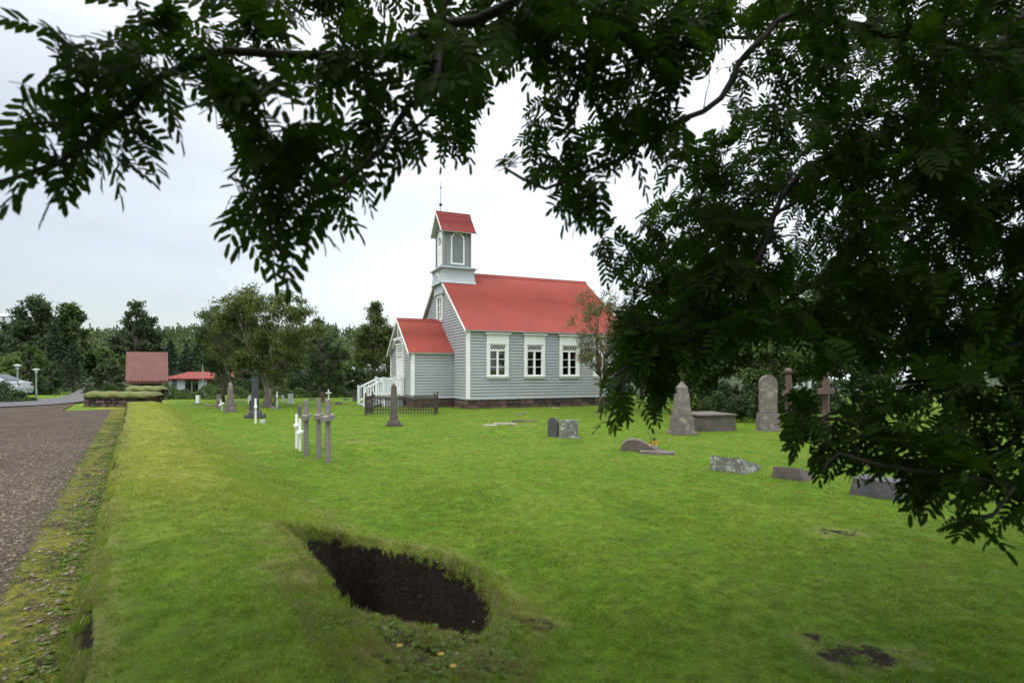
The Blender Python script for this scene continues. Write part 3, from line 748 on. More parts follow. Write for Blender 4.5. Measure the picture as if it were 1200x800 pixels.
mb = MB(); mb.box(0, .04, 3.98, 4.22, 10.92, 10.95); mb.build('cross_arm', M['iron'], sp)

# ------------------------------------------------------------------ trees
def rand_dirs(rs, n):
    v = rs.normal(size=(n, 3)); return v / np.linalg.norm(v, axis=1)[:, None]
def leaf_cards(rs, P, size, up=.3, asp=.6):
    """one folded diamond leaf per point"""
    n = len(P); d = rand_dirs(rs, n); nrm = rand_dirs(rs, n) + np.array([0, 0, up]); nrm /= np.linalg.norm(nrm, axis=1)[:, None]
    t = np.cross(nrm, d); t /= (np.linalg.norm(t, axis=1)[:, None] + 1e-9); d = np.cross(t, nrm)
    s = size * rs.uniform(.6, 1.3, n)[:, None]
    V = np.stack([P - d * s * .5, P + t * s * asp * .5 + nrm * s * .08, P + d * s * .5, P - t * s * asp * .5 + nrm * s * .08], 1).reshape(-1, 3)
    i = np.arange(n)[:, None] * 4
    return V, np.concatenate([i, i + 1, i + 2, i + 3], 1)
def crown_points(rs, kind, H, Wc, n, z0f=.18, lean=(0, 0)):
    """clumps in the crown volume -> leaf positions; returns points and clump centres"""
    nc = {'round': 46, 'upright': 60, 'open': 60, 'spruce': 0, 'bush': 30}[kind]
    if kind == 'spruce':
        z = H * (1 - rs.beta(1.25, 1.5, n) * .93) ; z = np.clip(z, .04 * H, H)
        tiers = np.round(z / (H * .055)) * (H * .055); z = tiers + (z - tiers) * .55
        rad = (Wc / 2) * (1 - z / H) ** .8 * rs.uniform(.15, 1.1, n) ** .6
        az = rs.uniform(0, 2 * np.pi, n); bough = np.round(az / .55 + np.floor(tiers * 7.7)) * .55; az = bough + (az - bough) * .5
        rad *= 1 + .22 * np.sin(bough * 3.3 + tiers * 5)
        zz = z - rad * .22 + .03 * H * (1 - z / H)
        return np.stack([rad * np.cos(az), rad * np.sin(az), zz], -1), []
    c = rand_dirs(rs, nc) * (rs.uniform(.12, 1, nc) ** .42)[:, None]
    ctr = np.zeros((nc, 3)); zf = (c[:, 2] + 1) / 2
    base = z0f * H
    if kind == 'upright':
        prof = np.sin(np.clip(zf * .86 + .14, 0, 1) * np.pi) ** .55
        r_ = np.hypot(c[:, 0], c[:, 1]) ; ctr[:, 0] = c[:, 0] / (r_ + .2) * r_ ** .6 * prof * Wc * .42; ctr[:, 1] = c[:, 1] / (r_ + .2) * r_ ** .6 * prof * Wc * .42
    else:
        ctr[:, 0] = c[:, 0] * Wc * .42; ctr[:, 1] = c[:, 1] * Wc * .42
    ctr[:, 2] = base + zf * (H - base) * .93
    ctr[:, 0] += lean[0] * zf * H; ctr[:, 1] += lean[1] * zf * H
    rad = rs.uniform(.09, .19, nc) * (Wc * .5 + H * .25) * (.9 if kind == 'open' else 1.0)
    w = rad ** 2; idx = rs.choice(nc, n, p=w / w.sum())
    sh = rand_dirs(rs, n) * (rs.uniform(0, 1, n) ** .5)[:, None]
    # every clump is built of sprays, so that its rim is ragged
    k = 9; spr = rand_dirs(rs, nc * k).reshape(nc, k, 3); ks = rs.randint(0, k, n)
    off = sh * .45 + spr[idx, ks] * rs.uniform(.1, 1.05, n)[:, None]
    P = ctr[idx] + off * rad[idx][:, None] * np.array([1, 1, .75])
    P[:, 2] = np.maximum(P[:, 2], .04); P[:, 2] *= 1 + (H / np.percentile(P[:, 2], 99.6) - 1) * np.clip(P[:, 2] / H, 0, 1)
    return P, ctr
def limbs(mb, rs, ctr, H, r0, base_z, stems=1, every=1, spread=.25):
    rt = random.Random(int(rs.randint(1e6)))
    tops = []
    for s in range(stems):
        a = 2 * math.pi * (s + rt.random() * .5) / max(stems, 1); off = spread * H * (0 if stems == 1 else 1)
        pts = [(.08 * math.cos(a) * (stems > 1), .08 * math.sin(a) * (stems > 1), -.1)]
        hx, hy = off * math.cos(a), off * math.sin(a)
        for k in range(1, 7):
            t = k / 6; pts.append((hx * t ** 1.1 + rt.uniform(-.03, .03) * H * .5, hy * t ** 1.1 + rt.uniform(-.03, .03) * H * .5, H * .86 * t))
        rr = [r0 * (1 - .13 * i) * (1.25 if i == 0 else 1) for i in range(7)]
        mb.tube(pts, rr, 8); tops.append(pts)
    for c in ctr[::every]:
        sp = min(tops, key=lambda p: (p[4][0] - c[0]) ** 2 + (p[4][1] - c[1]) ** 2)
        q = max([p for p in sp if p[2] < c[2] * .8 + .1] or [sp[1]], key=lambda p: p[2])
        if q[2] < base_z * .5: q = sp[1] if len(sp) > 1 else q
        a = Vector(q); b_ = Vector(c); mid = a.lerp(b_, .5) + Vector((rt.uniform(-.05, .05) * H, rt.uniform(-.05, .05) * H, .04 * H))
        mb.tube([a, a.lerp(mid, .5) + Vector((0, 0, .01 * H)), mid, b_], [r0 * .42, r0 * .32, r0 * .22, r0 * .08], 5)
def tree(name, X, Y, H, Wc, kind, leafm, n, size, label, cat='tree', group=None, seed=1, bark='bark', stems=1, z0f=.18, r0=None, spread=.25, z=None, lean=(0, 0), trunk=True):
    rs = np.random.RandomState(seed); z = hz(X, Y) if z is None else z
    t = empty(name, (X, Y, z), 0, label, cat, group)
    P, ctr = crown_points(rs, kind, H, Wc, n, z0f, lean)
    Vv, Ff = leaf_cards(rs, P, size, .3 if kind != 'spruce' else .1, .62 if kind != 'spruce' else .35)
    npmesh('crown', Vv, Ff, M[leafm], t)
    if trunk:
        mb = MB(); r0 = r0 or H * .022
        if kind == 'spruce': mb.tube([(0, 0, -.1), (0, 0, H * .5), (0, 0, H * .97)], [r0, r0 * .6, .01], 7)
        else: limbs(mb, rs, ctr, H, r0, z0f * H, stems, 1, spread)
        mb.build('trunk', M[bark], t, smooth=True)
    return t
def tree_px(name, px, top, Y, wpx, *a, **k):
    X = (px - 600) / F * Y; z = hz(X, Y); H = EYE + (HZ - top) / F * Y - z
    return tree(name, X, Y, H, wpx / F * Y, *a, **k)

gL = 'trees beyond the yard and the lawn'
# left of the road
tree_px('poplar_tree', 8, 380, 62, 66, 'upright', 'leaf_bluish', 15000, .28, 'bluish green poplar at the left edge of the photo above the parked car', group=gL, seed=11, z0f=.08)
tree_px('poplar_tree', 44, 345, 58, 70, 'upright', 'leaf_bluish', 22000, .26, 'tallest dark poplar with a spiky top, left of the road', group=gL, seed=12, z0f=.08)
tree_px('poplar_tree', 84, 357, 60, 62, 'upright', 'leaf_mid', 20000, .26, 'greener tall poplar right beside the road, shorter than its left neighbour', group=gL, seed=13, z0f=.08)
tree_px('spruce_tree', 64, 380, 52, 44, 'spruce', 'needle', 9000, .22, 'dark conical spruce below the poplars, left of the road', group=gL, seed=14)
tree_px('spruce_tree', 86, 398, 50, 36, 'spruce', 'needle', 6000, .20, 'small dark spruce standing on the road verge', group=gL, seed=15)
tree_px('broadleaf_tree', 30, 405, 46, 50, 'round', 'leaf_mid', 8000, .17, 'bushy green tree behind the two street lamps', group=gL, seed=16, z0f=.05)
tree_px('broadleaf_tree', 5, 418, 40, 52, 'round', 'leaf_light', 7000, .14, 'light green low tree behind the silver car', group=gL, seed=17, z0f=.03)
tree_px('broadleaf_tree', 56, 425, 41, 34, 'bush', 'leaf_dark', 5000, .13, 'dark low bushy tree right of the shorter street lamp', group=gL, seed=18, z0f=.03)
# right of the road
tree_px('broadleaf_tree', 112, 404, 74, 44, 'round', 'leaf_light', 8000, .28, 'light green tree at the bend of the road', group=gL, seed=21, z0f=.08)
tree_px('broadleaf_tree', 130, 412, 62, 52, 'round', 'leaf_mid', 9000, .22, 'rounded green tree left of the brown roofed shelter', group=gL, seed=22, z0f=.05)
tree_px('broadleaf_tree', 126, 428, 50, 46, 'bush', 'leaf_dark', 7000, .16, 'low dark bushy tree beside the road behind the turf capped wall', group=gL, seed=23, z0f=.02)
tree_px('poplar_tree', 161, 354, 80, 62, 'upright', 'leaf_bluish', 17000, .32, 'tall spiky tree rising behind the brown roofed shelter', group=gL, seed=24, z0f=.1)
tree_px('spruce_tree', 200, 398, 74, 34, 'spruce', 'needle', 7000, .28, 'dark spruce just right of the brown shelter roof', group=gL, seed=25)
tree_px('spruce_tree', 219, 404, 70, 34, 'spruce', 'needle', 7000, .28, 'dark spruce above the left end of the long red roofed house', group=gL, seed=26)
tree_px('broadleaf_tree', 240, 395, 90, 46, 'round', 'leaf_mid', 7000, .3, 'distant green tree between the dark spruces and the big birch', group=gL, seed=27, z0f=.1)
# birch group in the churchyard
tree_px('broadleaf_tree', 262, 357, 31, 72, 'open', 'leaf_dark', 13000, .105, 'dark leafy tree with a bare trunk just left of the many stemmed birch', group='trees along the far side of the churchyard', seed=31, z0f=.28, r0=.09, spread=.1)
tree_px('birch_tree', 318, 337, 27, 132, 'open', 'leaf_birch', 44000, .098, 'wide many stemmed birch with pale trunks in the middle of the churchyard', group='trees along the far side of the churchyard', seed=33, bark='bark_birch', stems=5, z0f=.24, r0=.055, spread=.30)
tree_px('birch_tree', 268, 345, 28.5, 74, 'open', 'leaf_birch', 9000, .09, 'slimmer birch half hidden behind the left side of the wide birch', group='trees along the far side of the churchyard', seed=35, bark='bark', z0f=.3, r0=.07, spread=.1)
tree_px('broadleaf_tree', 376, 372, 36, 52, 'open', 'leaf_dark', 9000, .12, 'dark tree just right of the wide birch', group='trees along the far side of the churchyard', seed=34, z0f=.12, r0=.08)
tree_px('broadleaf_tree', 398, 402, 42, 46, 'round', 'leaf_mid', 8000, .14, 'rounded green tree between the wide birch and the slender tree by the porch', group='trees along the far side of the churchyard', seed=36, z0f=.05)
tree_px('broadleaf_tree', 352, 408, 44, 56, 'round', 'leaf_dark', 8000, .15, 'low dark tree filling the gap behind the birch trunks', group='trees along the far side of the churchyard', seed=37, z0f=.03)
tree_px('broadleaf_tree', 300, 412, 46, 56, 'round', 'leaf_dark', 8000, .15, 'low dark tree behind the birch, left of its trunks', group='trees along the far side of the churchyard', seed=40, z0f=.03)
tree_px('aspen_tree', 440, 354, 36, 62, 'upright', 'leaf_birch', 17000, .12, 'slender upright tree with thin branches left of the church porch', group='trees along the far side of the churchyard', seed=38, z0f=.1, stems=3, r0=.06, spread=.07)
tree_px('broadleaf_tree', 420, 425, 39, 40, 'bush', 'leaf_dark', 6000, .12, 'dark low bush at the foot of the slender tree by the porch', group='trees along the far side of the churchyard', seed=39, z0f=.02)
# right: in front of and behind the nave
tree_px('small_tree', 704, 338, 23, 84, 'open', 'leaf_brownish', 11000, .062, 'thin bronze green tree growing in front of the right end of the red roof', seed=41, z0f=.34, r0=.05, stems=2, spread=.08)
gR = 'trees behind the headstones on the right'
tree_px('broadleaf_tree', 822, 300, 23, 185, 'round', 'leaf_mid', 52000, .12, 'broad green tree with pale trunk behind the tall obelisk and box tomb', group=gR, seed=42, z0f=.16, r0=.10, stems=2, spread=.06, bark='bark')
tree_px('broadleaf_tree', 905, 330, 21, 160, 'round', 'leaf_mid', 44000, .12, 'green tree directly behind the round topped headstone', group=gR, seed=43, z0f=.03, r0=.08)
tree_px('broadleaf_tree', 960, 300, 28, 160, 'round', 'leaf_dark', 34000, .15, 'dark tree to the right behind the iron cross posts', group=gR, seed=44, z0f=.2)
tree_px('shrub', 868, 448, 19.5, 96, 'bush', 'leaf_dark', 9000, .075, 'dark leafy shrub between the box tomb and the round topped headstone', cat='shrub', seed=45, z0f=.02, r0=.02)
tree_px('shrub', 838, 459, 20.5, 60, 'bush', 'leaf_mid', 5000, .075, 'low green shrub behind the box tomb', cat='shrub', seed=46, z0f=.02, r0=.02)
tree_px('broadleaf_tree', 752, 360, 34, 90, 'round', 'leaf_dark', 9000, .14, 'dark tree behind the hidden right end of the church', group=gR, seed=47, z0f=.15)
tree_px('broadleaf_tree', 1080, 330, 60, 150, 'round', 'leaf_dark', 9000, .3, 'distant dark tree left of and above the white house on the right', group=gR, seed=48, z0f=.1)
tree_px('broadleaf_tree', 1190, 350, 52, 150, 'round', 'leaf_mid', 9000, .28, 'distant green tree at the right edge of the photo', group=gR, seed=49, z0f=.1)

def hedge(name, pts, h, w, leafm, n, size, label, seed, cat='hedge'):
    """leafy hedge following a line of ground points, lumpy top"""
    rs = np.random.RandomState(seed); pts = np.array(pts, float); seg = np.hypot(*(pts[1:, :2] - pts[:-1, :2]).T); cum = np.concatenate([[0], np.cumsum(seg)])
    t = rs.uniform(0, cum[-1], n); x = np.interp(t, cum, pts[:, 0]); y = np.interp(t, cum, pts[:, 1])
    lump = .75 + .22 * np.sin(t * 2.3 + seed) + .13 * np.sin(t * 5.1)
    a = rs.uniform(0, np.pi, n); r = rs.uniform(.5, 1.05, n) ** .5
    o = np.array([pts[0, 0], pts[0, 1], hz(*pts[0, :2])])
    P = np.stack([x, y + np.cos(a) * r * w / 2, np.abs(np.sin(a)) * r * h * lump + height(x, y)], -1) - o
    Vv, Ff = leaf_cards(rs, P, size, .4)
    t_ = empty(name, tuple(o), 0, label, cat); npmesh('foliage', Vv, Ff, M[leafm], t_)
    mb = MB()
    for k in range(int(cum[-1] / .5) + 1):
        s = k * .5; xx = float(np.interp(s, cum, pts[:, 0])); yy = float(np.interp(s, cum, pts[:, 1]))
        zz = hz(xx, yy) - o[2]
        for q in (-.15, .1): mb.tube([(xx - o[0], yy - o[1], zz - .05), (xx - o[0] + q, yy - o[1] + q * .4, zz + h * .7)], [.015, .006], 4)
    mb.build('stem', M['bark'], t_)
    return t_
def gp(px, Y): return ((px - 600) / F * Y, Y)
hedge('hedge', [gp(188, 34), gp(258, 34)], .85, 1.0, 'leaf_hedge', 7000, .085, 'clipped green hedge in front of the long red roofed house', 51)
hedge('hedge', [gp(274, 35), gp(342, 35.5)], .75, 1.0, 'leaf_hedge', 6500, .085, 'green hedge behind the birch trunks', 52)
hedge('hedge', [gp(346, 36), gp(428, 37)], .75, 1.0, 'leaf_hedge', 8000, .085, 'hedge running from the birch to the white porch railing', 53)
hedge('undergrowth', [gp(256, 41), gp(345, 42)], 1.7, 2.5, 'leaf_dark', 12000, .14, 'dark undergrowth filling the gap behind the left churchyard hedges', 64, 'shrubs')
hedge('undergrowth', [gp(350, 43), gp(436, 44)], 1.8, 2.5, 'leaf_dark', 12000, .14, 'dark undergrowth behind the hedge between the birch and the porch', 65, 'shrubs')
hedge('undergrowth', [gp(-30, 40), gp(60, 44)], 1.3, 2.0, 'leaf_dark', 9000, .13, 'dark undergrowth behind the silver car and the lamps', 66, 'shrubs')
hedge('juniper_bed', [gp(103, 42), gp(150, 42)], .85, 1.6, 'leaf_dark', 6000, .1, 'dark low shrubs behind the turf capped wall', 54, 'shrubs')
o = hedge('flowering_shrub', [gp(-22, 31), gp(24, 30.5)], 1.1, 1.3, 'leaf_dark', 6000, .085, 'low rounded shrub with pale blossom in front of the silver car', 55, 'shrub')
rs = np.random.RandomState(9); t = rs.uniform(0, 1, 900); a = rs.uniform(0, np.pi, 900)
P = np.stack([t * 2.1, -.05 + np.cos(a) * .68, np.abs(np.sin(a)) * .95 * (.8 + .2 * np.sin(t * 9))], -1); Vv, Ff = leaf_cards(rs, P, .06, .5); npmesh('blossom', Vv, Ff, M['flower_white'], o)
tree_px('broadleaf_tree', 775, 395, 30, 80, 'bush', 'leaf_dark', 16000, .13, 'dark bushy tree behind the tall granite obelisk', group=gR, seed=61, z0f=.02)
tree_px('broadleaf_tree', 1000, 405, 27, 110, 'bush', 'leaf_dark', 14000, .13, 'dark bushy tree behind the two brown wooden crosses', group=gR, seed=62, z0f=.02)
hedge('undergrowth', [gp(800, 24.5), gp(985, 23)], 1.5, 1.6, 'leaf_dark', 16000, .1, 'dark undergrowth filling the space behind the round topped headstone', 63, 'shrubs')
hedge('low_shrubs', [gp(24, 30.6), gp(40, 31)], .30, .6, 'leaf_light', 1500, .07, 'tuft of yellow green plants at the foot of the tall street lamp', 56, 'shrubs')

# the wooded hillside
rs = np.random.RandomState(77); nT = 2600
tx = []; 
Yt = 100 + 250 * rs.uniform(0, 1, nT) ** .8; Xt = (rs.uniform(-120, 1330, nT) - 600) / F * Yt
Pl = []; zt = height(Xt, Yt); kindr = rs.uniform(0, 1, nT)
for i in range(nT):
    H = rs.uniform(3.6, 6.8); w = rs.uniform(2.2, 4.0); k = int(90)
    if kindr[i] < .22:
        z = H * (1 - rs.uniform(0, 1, k) ** .6) * 1.15; r = w * .42 * (1 - z / (H * 1.16)) ; a = rs.uniform(0, 6.28, k); Pq = np.stack([r * np.cos(a), r * np.sin(a), z], -1)
    else:
        Pq = rand_dirs(rs, k) * (rs.uniform(.2, 1, k) ** .4)[:, None] * np.array([w / 2, w / 2, H / 2]) + np.array([0, 0, H * .52]) + rs.normal(size=(k, 3)) * .15
    Pl.append(Pq + np.array([Xt[i], Yt[i], zt[i]]))
Pw = np.concatenate(Pl); Vv, Ff = leaf_cards(rs, Pw, .85, .5, .8)
tag(npmesh('hillside_wood', Vv, Ff, M['leaf_wood']), kind='stuff')

# ------------------------------------------------------------------ turf capped walls
def stones_wall(name, A, B, h, thick, label, turf_h=.22, seed=3, turf=True):
    A = Vector((*A, 0)); B = Vector((*B, 0)); ln = (B - A).length; rz = math.atan2(B.y - A.y, B.x - A.x)
    t = empty(name, (A.x, A.y, 0), rz, label, 'wall'); rr = random.Random(seed); mb = MB(); z = -.05; rh = h / 3
    while z < h - .04:
        x = rr.uniform(-.1, 0)
        zz = min(z + rh * rr.uniform(.8, 1.15), h)
        while x < ln:
            w = rr.uniform(.22, .55); x1 = min(x + w, ln + .03)
            for yy in (-1, 1):
                o_ = rr.uniform(-.03, .03); y0, y1 = sorted((yy * thick * .12, yy * (thick / 2 + o_))); mb.box(x + .012, x1 - .012, y0, y1, z + .008, zz - .008)
            x += w
        z = zz
    mb.build('masonry', M['plinth'], t, bevel=.03)
    if turf:
        nx = max(8, int(ln / .08)); nn = 13; rs_ = np.random.RandomState(seed); Vv = []
        xs = np.linspace(-.10, ln + .10, nx)
        for i, x in enumerate(xs):
            e_ = min(1, min(x + .10, ln + .10 - x) / .2); e_ = math.sqrt(max(e_, .02))
            for j in range(nn):
                a = math.pi * (-.12 + 1.24 * j / (nn - 1)); rr_ = 1 + .06 * math.sin(x * 7 + j) + rs_.uniform(-.02, .02)
                Vv.append((x, -math.cos(a) * (thick / 2 + .12) * rr_ * (.6 + .4 * e_), h - .03 + max(math.sin(a), -.3) * turf_h * rr_ * e_))
        f = gridfaces(nx, nn); npmesh('turf_cap', np.array(Vv), f, M['turf'], t, smooth=True)
    return t
m, n, b = newmat('turf'); a = noise_node(n, 3, 5, .7); k = noise_node(n, 40, 4, .7)
col = mixc(n, mrange(n, a.outputs[0], .35, .6), (.10, .14, .025), (.19, .19, .06)); col = mixc(n, mrange(n, k.outputs[0], .4, .7, .6, 0), col, (.06, .07, .02))
n.links.new(col, b.inputs['Base Color']); b.inputs['Roughness'].default_value = .9; bump(n, b, k.outputs[0], .9, .04); M['turf'] = m
stones_wall('turf_capped_wall', (G(109, 475).x, 27.6), (G(192, 475).x + .1, 27.2), .52, .62, 'low stone wall with a grass cap crossing the end of the long turf bank', seed=3)
stones_wall('turf_capped_wall', (gp(153, 33.5)[0], 33.5), (gp(191, 33.0)[0], 33.0), .62, .6, 'shorter turf topped wall just behind the crossing one', seed=8)
# the long wall carrying the turf bank: rough stones at the road side face
rr = random.Random(21); mb = MB(); s = 1.0
while s < 26.8:
    w = rr.uniform(.12, .38); z = -.02
    wob = .055 * float(sn(np.array([s]), np.array([s * .3]), 3.1, 1)[0]) + .02 * float(sn(np.array([s]), np.array([0.]), 11, 2)[0])
    while z < .30:
        hgt = rr.uniform(.08, .13); bat = -.125 + z * .30 - wob
        c0 = xyof(bat + rr.uniform(-.01, .03), s + .01); Mx = Matrix.Translation((c0[0], c0[1], z)) @ Matrix.Rotation(math.atan2(SD[1], SD[0]), 4, 'Z')
        mb.box(0, w - .03, -.10, .0, .005, hgt - .01, Mx); z += hgt
    s += w
o = mb.build('bank_wall', M['soil_stone'], bevel=.025); tag(o, 'rough dark stone face along the gravel side of the long turf bank', 'wall')

# ------------------------------------------------------------------ buildings on the left
X0, Yb = gp(148, 47)[0], 47; X1 = gp(197, 47)[0]; zg = hz((X0 + X1) / 2, Yb)
t = empty('roofed_shelter', ((X0 + X1) / 2, Yb, zg), R(32), 'open shelter with a steep ribbed brownish red roof on posts', 'shelter')
w = (X1 - X0) / 2 * .86; zt_ = EYE + (HZ - 412) / F * Yb - zg; zb_ = EYE + (HZ - 446) / F * Yb - zg
mb = MB(); mb.prism([(0, zb_), (0, zb_ - .08), (1.1, zt_ - .08), (1.1, zt_)], 'x', -w, w)
mb.prism([(2.2, zb_), (2.2, zb_ - .08), (1.1, zt_ - .08), (1.1, zt_)], 'x', -w, w)
rf = mb.build('roof', M['gate_red'], t)
for sgn in (0, 1):
    mb = MB(); k = 0; x = -w + .05
    rr = random.Random(4)
    while x < w:
        a = (x, -.01 if not sgn else 2.21, zb_ + .02); c_ = (x, 1.09 if not sgn else 1.11, zt_ + .02); mb.bar(a, c_, .07, .05); x += .26
    mb.build('roof_rib', M['gate_red'], rf)
for x in (-w + .35, w - .35):
    for y in (.25, 1.95): mb = MB(); mb.box(x - .09, x + .09, y - .09, y + .09, -.2, zb_ + .35); mb.build('post', M['silver_wood'], t, bevel=.01)
mb = MB(); mb.box(-w + .35, w - .35, 1.8, 1.88, -.1, zb_ + .1); mb.build('back_wall', M['dark'], t)
mb = MB(); mb.box(-w + .02, w - .02, .06, .16, zb_ - .22, zb_ - .09); mb.box(-w + .02, w - .02, 2.04, 2.14, zb_ - .22, zb_ - .09); mb.build('beam', M['gate_red'], t)

Yb = 62; X0, X1 = gp(198, Yb)[0], gp(272, Yb)[0]; zg = hz((X0 + X1) / 2, Yb); ln = X1 - X0
t = empty('long_house', (X0, Yb, zg), R(-2), 'long low white house with a flat pitched red roof behind the hedge', 'house')
zr_ = EYE + (HZ - 435.5) / F * Yb - zg; ze_ = EYE + (HZ - 443) / F * Yb - zg
mb = MB(); mb.prism([(-.5, ze_), (-.5, ze_ - .12), (4, zr_ - .12), (8.5, ze_ - .12), (8.5, ze_), (4, zr_)], 'x', -.3, ln + .3); mb.build('roof', M['red_flat'], t)
mb = MB(); mb.box(0, ln, .12, 8, -.3, ze_ - .1); mb.build('wall', M['dark'], t)
x = 0
for w_, kind in ((.35, 0), (.5, 1), (.9, 0), (1.5, 2), (.95, 0), (.2, 3), (1.8, 2), (.25, 3), (.7, 0), (.9, 2)):
    if x + w_ > ln: break
    if kind in (0, 3): mb = MB(); mb.box(x, x + w_, 0, .14, -.3, ze_ - .12); mb.build('wall_panel', M['house_white'] if kind == 0 else M['gate_red'], t, bevel=.01)
    else:
        mb = MB(); mb.box(x, x + w_, .02, .14, -.3, .5); mb.box(x, x + w_, .02, .14, ze_ - .35, ze_ - .12); f = mb.build('window', M['gate_red'], t)
        mb = MB(); mb.box(x, x + w_, .08, .10, .5, ze_ - .35); mb.build('pane', M['glass'], f)
        mb = MB(); mb.box(x + w_ * .5 - .03, x + w_ * .5 + .03, .04, .12, .5, ze_ - .35); mb.build('mullion', M['house_white'], f)
    x += w_

def simple_house(name, px0, px1, ytop, yeave, Yb, label, roofm, wallm, nwin=3, dep=7):
    X0, X1 = gp(px0, Yb)[0], gp(px1, Yb)[0]; zg = hz((X0 + X1) / 2, Yb); ln = X1 - X0
    t = empty(name, (X0, Yb, zg), 0, label, 'house'); zr_ = EYE + (HZ - ytop) / F * Yb - zg; ze_ = EYE + (HZ - yeave) / F * Yb - zg
    mb = MB(); mb.box(0, ln, 0, dep, -.3, ze_ - .1)
    mb.prism([(0, ze_ - .1), (dep, ze_ - .1), (dep / 2, zr_ - .15)], 'x', 0, .2); mb.prism([(0, ze_ - .1), (dep, ze_ - .1), (dep / 2, zr_ - .15)], 'x', ln - .2, ln); mb.build('wall', wallm, t)
    mb = MB(); mb.prism([(-.4, ze_ - .12), (-.4, ze_ - .25), (dep / 2, zr_ - .12), (dep + .4, ze_ - .25), (dep + .4, ze_ - .12), (dep / 2, zr_)], 'x', -.3, ln + .3); rf = mb.build('roof', roofm, t)
    for k in range(nwin):
        cx = ln * (k + .5) / nwin; mb = MB(); w_ = min(.7, ln / nwin * .3); a, c_ = max(.6, ze_ * .38), ze_ - .45
        for q in ((cx - w_ - .06, cx - w_, -.03, .02, a, c_), (cx + w_, cx + w_ + .06, -.03, .02, a, c_), (cx - w_ - .06, cx + w_ + .06, -.03, .02, c_, c_ + .06), (cx - w_ - .06, cx + w_ + .06, -.05, .02, a - .06, a), (cx - .03, cx + .03, -.02, .01, a, c_)): mb.box(*q)
        f = mb.build('window', M['white'], t); mb = MB(); mb.box(cx - w_, cx + w_, -.008, -.003, a, c_); mb.build('pane', M['dark_pane'], f)
    return t
m, n, b = newmat('dark_pane'); b.inputs['Base Color'].default_value = (.02, .025, .03, 1); b.inputs['Roughness'].default_value = .05; M['dark_pane'] = m
simple_house('white_house', 412, 442, 426, 432, 62, 'pale grey house glimpsed left of the slender tree by the porch', M['steel'], M['house_white'], 2)
simple_house('white_house', 965, 1075, 408, 442, 46, 'white house on the right seen through the rowan leaves', M['house_white'], M['house_white'], 4)
simple_house('white_house', 1085, 1150, 412, 436, 50, 'second pale house further right behind the leaves', M['steel'], M['house_white'], 3)
simple_house('distant_building', -30, 19, 372, 376, 345, 'long pale building on the hilltop at the far left', M['house_white'], M['house_white'], 5, 10)
for o in list(bpy.data.objects):
    if o.name.startswith('distant_building'): o.location.z += 3

# ------------------------------------------------------------------ lamps and car
def street_lamp(px, top, Y, label, disc=.21, h0=0):
    X = gp(px, Y)[0]; zg = hz(X, Y); H = EYE + (HZ - top) / F * Y - zg
    t = empty('street_lamp', (X, Y, zg), 0, label, 'street lamp', 'lamps beside the road')
    mb = MB(); mb.lathe([(.06, -.1), (.06, .5), (.038, .55), (.032, H - .2)], n=10); mb.build('pole', M['lamp_green'], t, smooth=False)
    mb = MB(); mb.lathe([(.05, H - .32), (.10, H - .14), (.10, H - .10)], n=14); mb.build('lamp_glass', M['house_white'], t)
    mb = MB(); mb.lathe([(disc * .9, H - .10), (disc, H - .09), (disc * .8, H - .05), (disc * .35, H - .01), (.03, H)], n=20); mb.build('lamp_shade', M['steel'], t)
    return t
M['lamp_green'] = surf('lamp_pole_paint', (.22, .27, .26), (.28, .33, .32), 4, .5)
street_lamp(20.5, 426.5, 31.8, 'tallest disc topped street lamp beside the silver car'); street_lamp(42.5, 431.5, 36, 'smaller disc topped street lamp right of the car', .22)
street_lamp(237.5, 413.5, 48, 'slim green post lamp in front of the long red roofed house', .16)

Xc, Yc = gp(-17, 34.5)[0], 34.5
t = empty('parked_car', (Xc, Yc, .02), R(12), 'silver car parked behind the flowering shrub at the left edge', 'car')
import bmesh
prof = [(-2.1, .35), (-2.12, .75), (-1.95, .95), (-1.25, 1.02), (-.55, 1.42), (.75, 1.46), (1.55, 1.05), (2.05, .95), (2.12, .6), (2.05, .3)]
mb = MB(); nP = len(prof)
for k, (yy, sc_) in enumerate(((-.84, .0), (-.80, .06), (-.70, .10), (.70, .10), (.80, .06), (.84, .0))):
    for (px_, pz_) in prof:
        up = max(0, (pz_ - .9) / .56); ysh = yy * (1 - .20 * up); mb.v.append((px_ * (1 if abs(yy) < .83 else .985), ysh, pz_ if abs(yy) < .83 else .3 + (pz_ - .3) * (.97 if pz_ < 1 else .96)))
for k in range(5):
    for i in range(nP): j = (i + 1) % nP; mb.f.append((k * nP + i, k * nP + j, (k + 1) * nP + j, (k + 1) * nP + i))
mb.f.append(tuple(range(nP))); mb.f.append(tuple(range(5 * nP, 6 * nP))[::-1])
mb.build('body', M['car_paint'], t, bevel=.04, smooth=False)
for s in (-1, 1):
    mb = MB(); yy = s * .775
    mb.poly([(-1.02, yy * 1.03, 1.04), (1.22, yy * 1.03, 1.06), (.72, yy * .93, 1.38), (-.5, yy * .93, 1.35)]); mb.v = [(a, b_ + s * .012, c_) for a, b_, c_ in mb.v]; mb.build('side_window', M['dark_pane'], t)
mb = MB(); mb.poly([(-1.24, -.62, 1.05), (-1.24, .62, 1.05), (-.60, .55, 1.41), (-.60, -.55, 1.41)]); mb.v = [(a - .015, b_, c_ + .015) for a, b_, c_ in mb.v]; mb.build('windscreen', M['dark_pane'], t)
mb = MB(); mb.poly([(1.54, -.62, 1.08), (1.54, .62, 1.08), (.80, .55, 1.44), (.80, -.55, 1.44)]); mb.v = [(a + .02, b_, c_ + .02) for a, b_, c_ in mb.v]; mb.build('rear_window', M['dark_pane'], t)
